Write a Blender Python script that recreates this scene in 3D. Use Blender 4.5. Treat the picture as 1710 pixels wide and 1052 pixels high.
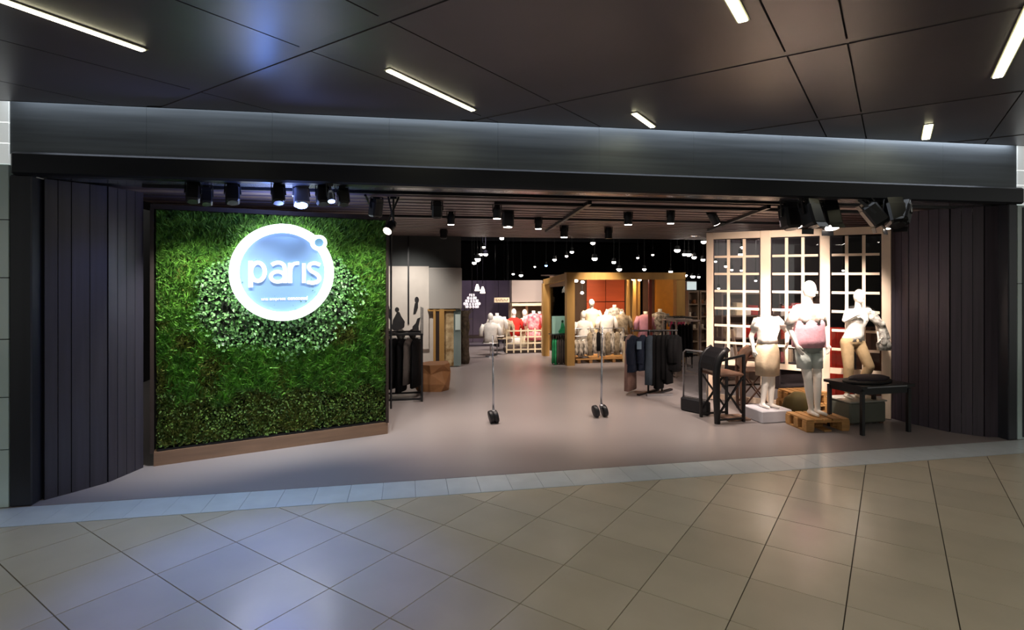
import bpy, bmesh, math, random
import numpy as np
from mathutils import Vector, Matrix
random.seed(7); rng = np.random.default_rng(7)
R = math.radians; PI = math.pi
for o in list(bpy.data.objects): bpy.data.objects.remove(o)
SC = bpy.context.scene
C = SC.collection
# ------------------------------------------------------------------ camera, world, light, exposure
H = 2.0; FPX = 930.0; YAW = R(10.68); HY = 460.0
cd = bpy.data.cameras.new('camera'); cam = bpy.data.objects.new('camera', cd); C.objects.link(cam)
cam.location = (0, 0, H); cam.rotation_euler = (R(90), 0, -YAW)
cd.sensor_width = 36; cd.lens = 36*FPX/1710; cd.shift_y = -(526-HY)/1710
cd.clip_start = .05; cd.clip_end = 100
SC.camera = cam
SC.view_settings.view_transform = 'Standard'; SC.view_settings.look = 'None'
SC.view_settings.gamma = 1; SC.view_settings.use_curve_mapping = False
SC.view_settings.exposure = 0.35
w = bpy.data.worlds.new('world'); SC.world = w; w.use_nodes = True
w.node_tree.nodes['Background'].inputs[0].default_value = (.62, .62, .56, 1)
w.node_tree.nodes['Background'].inputs[1].default_value = .80

def area(name, loc, rot, sx, sy, power, col, spread=180):
    l = bpy.data.lights.new(name, 'AREA'); l.shape = 'RECTANGLE'; l.size = sx; l.size_y = sy
    l.energy = power; l.color = col; l.spread = R(spread)
    o = bpy.data.objects.new(name, l); C.objects.link(o); o.location = loc; o.rotation_euler = rot; return o
def spot(name, loc, target, power, col, angle=50, blend=.8, rad=.04):
    l = bpy.data.lights.new(name, 'SPOT'); l.energy = power; l.color = col; l.spot_size = R(angle)
    l.spot_blend = blend; l.shadow_soft_size = rad
    o = bpy.data.objects.new(name, l); C.objects.link(o); o.location = loc
    d = Vector(target)-Vector(loc); o.rotation_euler = d.to_track_quat('-Z', 'Y').to_euler(); return o
WARM = (1, .84, .72); PINK = (1, .74, .62); COOL = (.75, .86, 1); BLUE = (.12, .28, 1)

# area fill added to raise the corridor ambient, then the header cove
area('corridor_fill', (1.5, -1.0, 3.3), (0, 0, 0), 8, 2.5, 100, (1, .97, .90))
area('cove_light', (1.95, 5.475, 3.60), (0, 0, 0), 10.6, .05, 20, (.80, .88, 1))

# ------------------------------------------------------------------ pixel / plane helpers (plan measurements)
sa, ca = math.sin(YAW), math.cos(YAW)
def fl(px, py, z=0.0):
    r = (px-855)/FPX; u = (HY-py)/FPX; t = (z-H)/u
    return Vector((t*(sa+r*ca), t*(ca-r*sa), z))
def atY(px, py, Y):
    r = (px-855)/FPX; u = (HY-py)/FPX; t = Y/(ca-r*sa)
    return Vector((t*(sa+r*ca), Y, H+t*u))
def back(p, d):
    q = Vector((p.x, p.y, 0)).normalized(); return Vector((p.x+q.x*d, p.y+q.y*d, p.z))
def ontoline(px, A, B):
    r = (px-855)/FPX; d = (sa+r*ca, ca-r*sa); e = (B[0]-A[0], B[1]-A[1])
    den = d[0]*e[1]-d[1]*e[0]
    t = (A[0]*e[1]-A[1]*e[0])/den
    return Vector((t*d[0], t*d[1], 0)), t

# ------------------------------------------------------------------ materials
def lin(c):
    return tuple(((v/255)/12.92 if v/255 <= .04045 else ((v/255+.055)/1.055)**2.4) for v in c)
MATS = {}
def mat(name, rgb, rough=.6, metal=0., var=0., scale=6., stretch=(1,1,1), bump=0., bscale=None, rand=0., emit=0., ecol=None,
        spec=.5, trans=0., alpha=1., coat=0., rgb2=None, island=0., rvar=0.):
    if name in MATS: return MATS[name]
    m = bpy.data.materials.new(name); m.use_nodes = True; nt = m.node_tree; N = nt.nodes; L = nt.links
    b = N['Principled BSDF']; c = lin(rgb)
    b.inputs['Roughness'].default_value = rough; b.inputs['Metallic'].default_value = metal
    b.inputs['Specular IOR Level'].default_value = spec
    b.inputs['Base Color'].default_value = (*c, 1)
    if coat: b.inputs['Coat Weight'].default_value = coat; b.inputs['Coat Roughness'].default_value = .12
    if trans: b.inputs['Transmission Weight'].default_value = trans
    if alpha < 1: b.inputs['Alpha'].default_value = alpha
    if emit:
        b.inputs['Emission Color'].default_value = (*(lin(ecol) if ecol else c), 1)
        b.inputs['Emission Strength'].default_value = emit
    col = None
    if var or bump or rgb2 or rvar:
        tc = N.new('ShaderNodeTexCoord'); mp = N.new('ShaderNodeMapping'); mp.inputs['Scale'].default_value = stretch
        L.new(tc.outputs['Object'], mp.inputs['Vector'])
        no = N.new('ShaderNodeTexNoise'); no.inputs['Scale'].default_value = scale; no.inputs['Detail'].default_value = 6
        L.new(mp.outputs[0], no.inputs['Vector'])
        if var or rgb2:
            cr = N.new('ShaderNodeValToRGB')
            cr.color_ramp.elements[0].position = .3; cr.color_ramp.elements[1].position = .7
            if rgb2: e0, e1 = c, lin(rgb2)
            else: e0, e1 = tuple(v*(1-var) for v in c), tuple(min(1, v*(1+var)) for v in c)
            cr.color_ramp.elements[0].color = (*e0, 1); cr.color_ramp.elements[1].color = (*e1, 1)
            L.new(no.outputs['Fac'], cr.inputs[0]); col = cr.outputs[0]
        if rvar:
            mr = N.new('ShaderNodeMapRange'); mr.inputs[3].default_value = max(0, rough-rvar); mr.inputs[4].default_value = rough+rvar
            L.new(no.outputs['Fac'], mr.inputs[0]); L.new(mr.outputs[0], b.inputs['Roughness'])
        if bump:
            n2 = no
            if bscale:
                n2 = N.new('ShaderNodeTexNoise'); n2.inputs['Scale'].default_value = bscale; n2.inputs['Detail'].default_value = 4
                L.new(mp.outputs[0], n2.inputs['Vector'])
            bp = N.new('ShaderNodeBump'); bp.inputs['Strength'].default_value = bump; bp.inputs['Distance'].default_value = .02
            L.new(n2.outputs['Fac'], bp.inputs['Height']); L.new(bp.outputs[0], b.inputs['Normal'])
    for amt, node, out in ((rand, 'ShaderNodeObjectInfo', 'Random'), (island, 'ShaderNodeNewGeometry', 'Random Per Island')):
        if not amt: continue
        oi = N.new(node); mr = N.new('ShaderNodeMapRange')
        mr.inputs[3].default_value = 1-amt; mr.inputs[4].default_value = 1+amt
        L.new(oi.outputs[out], mr.inputs[0])
        hs = N.new('ShaderNodeHueSaturation'); L.new(mr.outputs[0], hs.inputs['Value'])
        if col: L.new(col, hs.inputs['Color'])
        else: hs.inputs['Color'].default_value = (*c, 1)
        col = hs.outputs[0]
    if col: L.new(col, b.inputs['Base Color'])
    MATS[name] = m; return m
def glass_mat(name, tint, fac, rough=.02, ior=1.5):
    m = bpy.data.materials.new(name); m.use_nodes = True; nt = m.node_tree; N = nt.nodes; L = nt.links
    N.remove(N['Principled BSDF']); out = N['Material Output']
    t = N.new('ShaderNodeBsdfTransparent'); t.inputs[0].default_value = (*tint, 1)
    g = N.new('ShaderNodeBsdfGlossy'); g.inputs['Roughness'].default_value = rough
    mx = N.new('ShaderNodeMixShader'); fr = N.new('ShaderNodeFresnel'); fr.inputs[0].default_value = ior
    ma = N.new('ShaderNodeMath'); ma.operation = 'ADD'; ma.inputs[1].default_value = fac
    L.new(fr.outputs[0], ma.inputs[0]); L.new(ma.outputs[0], mx.inputs[0]); L.new(t.outputs[0], mx.inputs[1]); L.new(g.outputs[0], mx.inputs[2])
    L.new(mx.outputs[0], out.inputs[0]); MATS[name] = m; return m

M = dict(
 mall_ceil = mat('dark_ceiling_panel', (94,86,91), .34, 0, var=.12, scale=1.2, rand=.06, spec=.6),
 seam = mat('seam_dark', (30,28,28), .6),  # dark backing behind the ceiling joints and on the edge trim
 trough = mat('seam_channel', (96,90,92), .35, spec=.6),
 lampw = mat('lamp_strip', (255,250,215), .5, emit=9, ecol=(255,248,205)),
 lamphouse = mat('lamp_housing', (150,148,130), .5),
 header = mat('brushed_grey_metal', (102,108,112), .48, .35, var=.22, scale=3, stretch=(.25,1,6), rvar=.1),
 beam = mat('near_black_metal', (34,36,44), .38, .4, var=.1, scale=2, stretch=(.3,1,4)),
 column = mat('charcoal_metal', (44,46,54), .4, .3, var=.12, scale=2, stretch=(6,6,.3)),
 jamb = mat('dark_brushed_cladding', (60,58,68), .42, .2, var=.18, scale=4, stretch=(6,6,.25), rand=.10),
 jamb_r = mat('plum_brushed_cladding', (76,68,78), .42, .2, var=.18, scale=4, stretch=(6,6,.25), rand=.10),
 tile = mat('beige_stone_tile', (204,192,168), .22, var=.06, scale=2.0, rand=.05, bump=.03, bscale=3, spec=.55),
 grout = mat('tile_grout', (70,62,52), .8),
 strip = mat('pale_stone_strip', (206,213,214), .28, var=.06, scale=5, rand=.03),
 shopfloor = mat('polished_concrete', (152,144,144), .34, var=.06, scale=.6, rvar=.08),
 glasswall = mat('pale_green_back_painted_glass', (205,226,224), .2, var=.04, scale=1, rand=.03, coat=.5),
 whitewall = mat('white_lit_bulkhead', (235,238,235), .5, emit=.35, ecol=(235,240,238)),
 slat = mat('brown_grey_ceiling_slat', (126,110,108), .5, .2, var=.1, scale=3, stretch=(.3,4,4), rand=.12),
 void = mat('black_void', (34,32,38), .9, spec=.2),
 black = mat('satin_black', (16,16,20), .4),
 blackm = mat('matte_black', (13,12,15), .75, var=.2, scale=8),
 soffit = mat('glossy_dark_soffit', (100,102,112), .25, .6, var=.1, scale=2, stretch=(.3,4,4)),
 wood = mat('pale_pallet_wood', (178,132,78), .6, var=.2, scale=5, stretch=(1,6,6), rand=.12),
 plinthw = mat('brown_wood_base', (128,100,80), .5, var=.15, scale=4, stretch=(.5,6,6)),
 darkframe = mat('dark_brown_frame', (48,36,32), .5),
 cream = mat('cream_painted_wood', (232,208,184), .5, var=.04, scale=5),
 white = mat('white_mannequin', (242,236,228), .35, var=.02),
 brown = mat('brown_bentwood', (96,66,50), .5, var=.15),
 gold = mat('gold_timber', (180,140,80), .45, .15, var=.12, scale=3, stretch=(3,3,.6)),
 chrome = mat('chrome_pole', (190,194,204), .18, .9),
 rubber = mat('black_wheel', (22,22,28), .45),
 lens = mat('lit_lens', (255,244,232), .4, emit=14, ecol=(255,240,225)),
 lensdim = mat('soft_lit_lens', (255,240,225), .4, emit=5, ecol=(255,236,215)),
 lensblue = mat('cool_lit_lens', (170,200,255), .4, emit=16, ecol=(120,160,255)),
 silver = mat('brushed_silver', (170,170,175), .3, .8),
)
M['pane'] = glass_mat('window_pane', (.82,.80,.80), .03)
M['clear'] = glass_mat('clear_panel', (.88,.90,.92), .02)
M['farpane'] = glass_mat('kiosk_pane', (.95,.93,.9), .0, .02, 1.12)

# ------------------------------------------------------------------ mesh builder
class MB:
    def __init__(s): s.v = []; s.f = []
    def add(s, vs, fs, T=None):
        n = len(s.v)
        if T is not None: vs = [T @ Vector(v) for v in vs]
        s.v += [tuple(v) for v in vs]; s.f += [tuple(i+n for i in f) for f in fs]; return s
    def box(s, c, d, T=None, rz=0, bev=0):
        x, y, z = d[0]/2, d[1]/2, d[2]/2
        if bev <= 0:
            vs = [(-x,-y,-z),(x,-y,-z),(x,y,-z),(-x,y,-z),(-x,-y,z),(x,-y,z),(x,y,z),(-x,y,z)]
            fs = [(3,2,1,0),(4,5,6,7),(0,1,5,4),(1,2,6,5),(2,3,7,6),(3,0,4,7)]
        else:
            b = min(bev, x*.9, y*.9, z*.9); vs = []; 
            def ring(zz, i): return [(-x+i,-y+i+ (0),zz),(x-i,-y+i,zz),(x-i,y-i,zz),(-x+i,y-i,zz)]
            def oct_(zz, i):
                X, Y = x-i, y-i; k = b if i == 0 else b*.0+b*.4
                return [(-X+k,-Y,zz),(X-k,-Y,zz),(X,-Y+k,zz),(X,Y-k,zz),(X-k,Y,zz),(-X+k,Y,zz),(-X,Y-k,zz),(-X,-Y+k,zz)]
            vs = oct_(-z, b)+oct_(-z+b, 0)+oct_(z-b, 0)+oct_(z, b)
            fs = [tuple(range(7,-1,-1)), tuple(range(24,32))]
            for r in range(3):
                for k in range(8): fs.append((r*8+k, r*8+(k+1)%8, (r+1)*8+(k+1)%8, (r+1)*8+k))
        A = Matrix.Translation(c) @ Matrix.Rotation(rz, 4, 'Z')
        if T is not None: A = T @ A
        return s.add(vs, fs, A)
    def bar(s, p, q, wd, th=None, up=(0,0,1)):
        p, q = Vector(p), Vector(q); d = (q-p); l = d.length; d.normalize(); th = th or wd
        u = Vector(up)
        if abs(d.dot(u)) > .99: u = Vector((0,1,0))
        x = d.cross(u).normalized(); y = x.cross(d)
        T = Matrix((x, d, y)).transposed().to_4x4(); T.translation = (p+q)/2
        return s.box((0,0,0), (wd, l, th), T)
    def tube(s, pts, r, n=8, cap=True):
        pts = [Vector(p) for p in pts]; rs = r if isinstance(r, (list, tuple)) else [r]*len(pts)
        rings = []; prev = None
        for i, p in enumerate(pts):
            d = (pts[min(i+1, len(pts)-1)]-pts[max(i-1, 0)]).normalized()
            if prev is None: u = Vector((0,0,1)) if abs(d.z) < .9 else Vector((0,1,0)); x = d.cross(u).normalized()
            else: x = (prev-d*prev.dot(d)).normalized()
            prev = x; y = d.cross(x)
            rings.append([p+x*rs[i]*math.cos(2*PI*k/n)+y*rs[i]*math.sin(2*PI*k/n) for k in range(n)])
        vs = [v for g in rings for v in g]; fs = []
        for i in range(len(pts)-1):
            for k in range(n): fs.append((i*n+k, i*n+(k+1)%n, (i+1)*n+(k+1)%n, (i+1)*n+k))
        if cap: fs += [tuple(range(n-1,-1,-1)), tuple(range((len(pts)-1)*n, len(pts)*n))]
        return s.add(vs, fs)
    def loft(s, rings, n=24, rip=0, nr=7, ph=0, T=None, cap=True):
        vs = []; 
        for j, (z, cx, cy, rx, ry) in enumerate(rings):
            k0 = rip*(1-j/max(1, len(rings)-1)) if rip else 0
            for k in range(n):
                a = 2*PI*k/n; q = 1+k0*math.sin(nr*a+ph+j*.3)
                vs.append((cx+rx*q*math.cos(a), cy+ry*q*math.sin(a), z))
        fs = []
        for j in range(len(rings)-1):
            for k in range(n): fs.append((j*n+k, j*n+(k+1)%n, (j+1)*n+(k+1)%n, (j+1)*n+k))
        if cap: fs += [tuple(range(n-1,-1,-1)), tuple(range((len(rings)-1)*n, len(rings)*n))]
        return s.add(vs, fs, T)
    def ell(s, c, r, n=14, m=9):
        rings = [(c[2]-r[2]*math.cos(PI*(j+.001)/m) if 0 < j < m else c[2]+(-1 if j == 0 else 1)*r[2], c[0], c[1],
                  max(1e-4, r[0]*math.sin(PI*j/m)), max(1e-4, r[1]*math.sin(PI*j/m))) for j in range(m+1)]
        return s.loft(rings, n)
    def prism(s, poly, z0, z1, zf=None):
        n = len(poly); zz = zf or (lambda x, y: 0)
        vs = [(x, y, z0+zz(x, y)) for x, y in poly]+[(x, y, z1+zz(x, y)) for x, y in poly]
        fs = [tuple(range(n-1,-1,-1)), tuple(range(n, 2*n))]+[(k, (k+1)%n, n+(k+1)%n, n+k) for k in range(n)]
        return s.add(vs, fs)
    def plate(s, poly, y0, y1):        # polygon in local XZ, thickness along Y
        n = len(poly)
        vs = [(x, y0, z) for x, z in poly]+[(x, y1, z) for x, z in poly]
        fs = [tuple(range(n)), tuple(range(2*n-1, n-1, -1))]+[(k, n+k, n+(k+1)%n, (k+1)%n) for k in range(n)]
        return s.add(vs, fs)
    def build(s, name, m, parent=None, smooth=False, loc=None):
        me = bpy.data.meshes.new(name); me.from_pydata(s.v, [], s.f); me.materials.append(m)
        if smooth: me.shade_smooth()
        o = bpy.data.objects.new(name, me); C.objects.link(o)
        if parent: o.parent = parent
        if loc is not None: o.location = loc
        return o
def tag(o, label=None, cat=None, group=None, kind=None):
    if label: o['label'] = label
    if cat: o['category'] = cat
    if group: o['group'] = group
    if kind: o['kind'] = kind
    return o
def empty(name, loc, rz=0, label=None, cat=None, group=None, kind=None):
    o = bpy.data.objects.new(name, None); C.objects.link(o); o.empty_display_size = .1
    o.location = loc; o.rotation_euler = (0, 0, rz); return tag(o, label, cat, group, kind)
def kids(o): return [c for c in bpy.data.objects if c.parent == o]
def dup(o, loc, rz=None, label=None, group=None, scale=None, parent=None):
    c = o.copy(); C.objects.link(c); 
    if parent: c.parent = parent
    else:
        c.location = loc
        if rz is not None: c.rotation_euler = (0, 0, rz)
        if scale: c.scale = scale
        if label: c['label'] = label
        if group: c['group'] = group
    for k in CH.get(o.name, None) or [x for x in o.children]:
        dup(k, None, parent=c)
    return c
CH = {}
def clip(poly, a, b, c):               # keep a*x+b*y <= c
    out = []
    for i in range(len(poly)):
        p, q = poly[i], poly[(i+1) % len(poly)]; dp = a*p[0]+b*p[1]-c; dq = a*q[0]+b*q[1]-c
        if dp <= 0: out.append(p)
        if dp*dq < 0:
            t = dp/(dp-dq); out.append((p[0]+t*(q[0]-p[0]), p[1]+t*(q[1]-p[1])))
    return out
def parea(p): return abs(sum(p[i][0]*p[(i+1)%len(p)][1]-p[(i+1)%len(p)][0]*p[i][1] for i in range(len(p))))/2

# ================================================================== SETTING
S2 = math.sqrt(2)
def uv(u, v): return ((u+v)/S2, (u-v)/S2)
# --- mall floor: 45 degree tiles
flo = MB().box((1.5, -1.0, -.03), (26, 12.3, .04)).build('floor', M['grout']); tag(flo, kind='structure')
T = .548
n_t = 0
for i in range(-14, 22):
    for j in range(-16, 18):
        u0, v0 = 2.283+T*i, -.23+T*j; g = .0035
        poly = [uv(u0+g, v0+g), uv(u0+T-g, v0+g), uv(u0+T-g, v0+T-g), uv(u0+g, v0+T-g)]
        poly = clip(poly, 0, 1, 5.09); 
        if len(poly) < 3: continue
        poly = clip(poly, 0, -1, -.6)
        if len(poly) < 3: continue
        poly = clip(poly, -1, 0, 5.2)
        if len(poly) < 3: continue
        poly = clip(poly, 1, 0, 9.2)
        if len(poly) < 3 or parea(poly) < .004: continue
        cx = sum(p[0] for p in poly)/len(poly); cy = sum(p[1] for p in poly)/len(poly)
        lat = cx*ca-cy*sa; dep = cx*sa+cy*ca
        if dep < 2.2 or abs(lat)/dep > 1.12: continue
        poly = [(x-cx, y-cy) for x, y in poly]
        if parea(poly) > 0 and sum(poly[k][0]*poly[(k+1)%len(poly)][1]-poly[(k+1)%len(poly)][0]*poly[k][1] for k in range(len(poly))) < 0: poly.reverse()
        MB().prism(poly, -.012, 0).build('tile', M['tile'], flo, loc=(cx, cy, 0)); n_t += 1
# --- pale strip
st = MB().box((1.9, 5.31, -.03), (26, .5, .03)).build('trim_1', M['grout']); tag(st, kind='structure')
x = -4.4
while x < 8.9:
    MB().box((x+.1485, 5.305, -.006), (.2955, .41, .013)).build('stone_slab', M['strip'], st); x += .2985
# --- shop floor
sf = MB().box((3.5, 16.2, -.02), (17, 21.36, .04)).build('floor', M['shopfloor']); tag(sf, kind='structure')

# --- mall ceiling: panels on the diagonal grid, slightly out of level
cz = lambda x, y=0: 3.475+.0072*(x+3.35)
ce = MB().prism([(-9,-7.3),(14,-7.3),(14,5.42),(-9,5.42)], .030, .06, cz).build('ceiling', M['seam']); tag(ce, kind='structure')
US = [-8.3,-5.9,-3.9,-1.8,.25,2.27,4.22,6.2,8.2,10.2,12.2]
VS = [-13,-11,-9.4,-7.6,-6.5,-5.6,-4.63,-3.2,-2.45,-.6,-.24,.9,2.5,4.0,5.6,7.2,9]
for i in range(len(US)-1):
    for j in range(len(VS)-1):
        g = .006; bw = .045
        poly = [uv(US[i]+bw, VS[j]+g), uv(US[i+1]-bw, VS[j]+g), uv(US[i+1]-bw, VS[j+1]-g), uv(US[i]+bw, VS[j+1]-g)]
        for a, b, c in ((0,1,5.40),(0,-1,1.0),(-1,0,8),(1,0,13)):
            poly = clip(poly, a, b, c)
            if len(poly) < 3: break
        if len(poly) < 3 or parea(poly) < .01: continue
        poly = poly[::-1] if sum(poly[k][0]*poly[(k+1)%len(poly)][1]-poly[(k+1)%len(poly)][0]*poly[k][1] for k in range(len(poly))) < 0 else poly
        MB().prism(poly, 0, .03, cz).build('ceiling_panel', M['mall_ceil'], ce)
for u in US[3:10]:
    poly = [uv(u-.040, -12), uv(u+.040, -12), uv(u+.040, 8), uv(u-.040, 8)]
    for a, b, c in ((0,1,5.40),(0,-1,1.0),(-1,0,8),(1,0,13)): poly = clip(poly, a, b, c)
    poly = poly[::-1] if sum(poly[k][0]*poly[(k+1)%len(poly)][1]-poly[(k+1)%len(poly)][0]*poly[k][1] for k in range(len(poly))) < 0 else poly
    MB().prism(poly, .006, .03, cz).build('channel', M['trough'], ce)
MB().prism([(-9,5.40),(14,5.40),(14,5.425),(-9,5.425)], 0, .5, cz).build('edge_trim', M['seam'], ce)
# mall envelope behind and beside
wb = MB().box((2, -7.2, 1.7), (24, .1, 3.6)).build('wall_back', mat('opposite_wall', (120,116,104), .7)); tag(wb, kind='structure')

# --- ceiling lamps of the corridor
def strip_lamp(a, b, label, wd=.045):
    A = fl(*a, cz(0)); B = fl(*b, cz(2)); A = fl(*a, cz(A.x)-.01); B = fl(*b, cz(B.x)-.01)
    c = (A+B)/2; d = B-A; ang = math.atan2(d.y, d.x); l = math.hypot(d.x, d.y)
    t = empty('ceiling_lamp', (c.x, c.y, cz(c.x)), ang, label, 'ceiling lamp', 'slim linear lamps in the corridor ceiling')
    MB().box((0,0,-.004), (l+.03, wd+.02, .008)).build('housing', M['lamphouse'], t)
    MB().box((0,0,-.012), (l, wd, .010), bev=.004).build('diffuser', M['lampw'], t)
strip_lamp((-70,-24), (240,84), 'long slim lit ceiling lamp at the far left end of the corridor')
strip_lamp((648,118), (790,184), 'slim lit ceiling lamp above the green wall and entrance, second from left')
strip_lamp((1059,190), (1090,212), 'short slim lit ceiling lamp just above middle of the metal header', .05)
strip_lamp((1205,-30), (1241,35), 'slim lit ceiling lamp cut by the top edge of the picture', .055)
strip_lamp((1735,-10), (1666,128), 'slim lit ceiling lamp at the upper right corner of the corridor', .06)
strip_lamp((1551,209), (1546,232), 'shortest lit ceiling lamp close above the right end of the header', .07)

# --- facade header, beam, columns
XL, XR = -3.37, 7.30; YF = 5.53
hd = empty('wall_front', (0,0,0), kind='structure')
hb = MB()
for k in range(10):
    x0 = XL+(XR-XL)*k/10; x1 = XL+(XR-XL)*(k+1)/10
    MB().box(((x0+x1)/2, YF+.10, 3.42), (x1-x0-.0015, .2, .74)).build('header_panel', M['header'], hd)
bm = MB()
prof = [(0,0),(0,.19),(-.05,.19),(-.05,.03),(-.02,0)]
bl, br = XL+.03, XR+.05
MB().box(((bl+br)/2, YF+.01, 2.965), (br-bl, .14, .20), bev=.02).build('beam', M['beam'], hd)
MB().box(((bl+br)/2, YF+.21, 2.885), (br-bl-.3, .22, .03)).build('soffit_strip', M['soffit'], hd)
MB().box(((bl+br)/2, YF+.49, 2.90), (br-bl-.5, .24, .03)).build('soffit_strip', M['soffit'], hd)
for x0, x1, n in ((XL, XL+.17, 'left'), (XR-.13, XR, 'right')):
    c = MB().box(((x0+x1)/2, YF+.10, 1.435), (x1-x0, .22, 2.87), bev=.01).build('column', M['column'], hd)
# --- jamb walls: vertical cladding boards
def clad(name, pts, z1, m, step, th=.05):
    wl = empty(name, (0,0,0), kind='structure')
    for (x0, y0), (x1, y1) in zip(pts[:-1], pts[1:]):
        l = math.hypot(x1-x0, y1-y0); n = max(1, round(l/step)); a = math.atan2(y1-y0, x1-x0)
        for k in range(n):
            s0 = (k+.5)/n
            MB().box((0,0,z1/2), (l/n-.006, th, z1), rz=a).build('cladding_board', m, wl, loc=(x0+(x1-x0)*s0, y0+(y1-y0)*s0, 0))
    return wl
lj = [(-3.19,5.66), (-3.05,5.80), (-2.86,6.02), (-2.72,6.42)]
clad('wall_left', lj, 2.86, M['jamb'], .12)
clad('wall_right', [(7.20,5.66), (7.05,5.72), (6.83,5.96), (6.70,6.42), (6.68,6.72)], 2.86, M['jamb_r'], .12)
# --- mall side walls of pale glass
def mallwall(name, x0, x1, zj):
    wl = empty(name, (0,0,0), kind='structure')
    for a, b in zip(zj[:-1], zj[1:]):
        MB().box(((x0+x1)/2, YF+.02, (a+b)/2), (x1-x0, .06, b-a-.008)).build('glass_panel', M['glasswall'] if b < 3.1 else M['whitewall'], wl)
    return wl
mallwall('wall_left_corridor', -6.4, XL-.005, [0, .5, .95, 1.45, 1.98, 2.48, 2.96, 3.14, 3.32, 3.6])
mallwall('wall_right_corridor', XR+.005, 10.5, [0, 1.9, 2.86, 3.1, 3.28, 3.6])
MB().box((XR+.085, YF-.015, 1.43), (.02, .01, 2.8)).build('trim_2', M['column'])['kind'] = 'structure'

# --- slat ceiling of the entrance zone
sc = MB().box((3.9, 9.2, 3.02), (15.6, 6.4, .04)).build('ceiling', M['void']); tag(sc, kind='structure')
y = 6.28
while y < 12.3:
    MB().box((2.7, y, 2.88), (11.4, .18, .035)).build('slat', M['slat'], sc); y += .285
# dark open ceiling above the deep shop
dc = MB().box((3.5, 19.6, 3.55), (17, 14.4, .06)).build('ceiling', M['void']); tag(dc, kind='structure')
for k, yy in enumerate((13.2, 14.8, 16.6, 18.6, 21.0)):
    MB().box((4, yy, 3.38), (15, .10, .12)).build('duct', M['black'], dc)
# shop envelope
dark = mat('dark_shop_wall', (34,34,38), .8, var=.1)
for nm, c, d in (('wall_left_shop', (-4.9,16,1.8), (.1,21,3.6)), ('wall_right_shop', (11.9,16,1.8), (.1,21,3.6)), ('wall_back_shop', (3.5,26.4,1.8), (17,.1,3.6)),
                 ('wall_side_left', (-3.9,6.62,1.45), (2.05,.08,2.9)), ('wall_side_right', (9.2,6.78,1.45), (4.8,.08,2.9))):
    tag(MB().box(c, d).build(nm, dark), kind='structure')

# ================================================================== GREEN WALL AND SIGN
A = Vector((-2.60, 6.47, 0)); B = Vector((-.27, 7.24, 0)); GD = (B-A); GL = GD.length; GA = math.atan2(GD.y, GD.x)
gw = empty('green_wall', A, GA, 'upright green plant wall in a dark brown frame left of the shop entrance', 'plant wall')
MB().box((GL/2, .17, 1.38), (GL+.04, .14, 2.62)).build('backing_board', M['darkframe'], gw)
MB().box((GL/2, .06, .072), (GL+.04, .20, .144)).build('base', M['plinthw'], gw)
MB().box((GL/2, .055, .155), (GL-.02, .14, .02)).build('base_shadow_gap', M['black'], gw)
for xx in (-.035, GL+.012): MB().box((xx, .05, 1.42), (.035, .20, 2.56)).build('frame_side', M['darkframe'], gw)
MB().box((GL/2, .06, 2.725), (GL+.10, .18, .05)).build('frame_top', M['darkframe'], gw)
MB().box((GL/2, .085, 1.43), (GL, .03, 2.52)).build('soil_mat', mat('dark_soil_mat', (16,26,8), .9, var=.4, scale=30), gw)
RS = .557
CSn, ts = ontoline(473.5, (A.x+.311*.12, A.y-.95*.12), (B.x+.311*.12, B.y-.95*.12))
SXL = (Vector((CSn.x, CSn.y, 0))-A).dot(GD.normalized()); SZ = 2.035
def hnoise(x, z, s, seed):
    r = np.random.default_rng(seed); g = r.random((64, 64)); xi = (x*s) % 63; zi = (z*s) % 63
    i = xi.astype(int); j = zi.astype(int); fx = xi-i; fz = zi-j; fx = fx*fx*(3-2*fx); fz = fz*fz*(3-2*fz)
    return (g[i, j]*(1-fx)+g[i+1, j]*fx)*(1-fz)+(g[i, j+1]*(1-fx)+g[i+1, j+1]*fx)*fz
def ivy_zone(x, z):
    dx = (x-SXL)/.84; dz = (z-(SZ-.36))/.56
    e = np.where(z > SZ+.22, 9, np.abs(dx)**3+np.abs(dz)**3)
    return e + .9*(hnoise(x, z, 7, 5)-.5) + .3*(hnoise(x, z, 19, 6)-.5)
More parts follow.
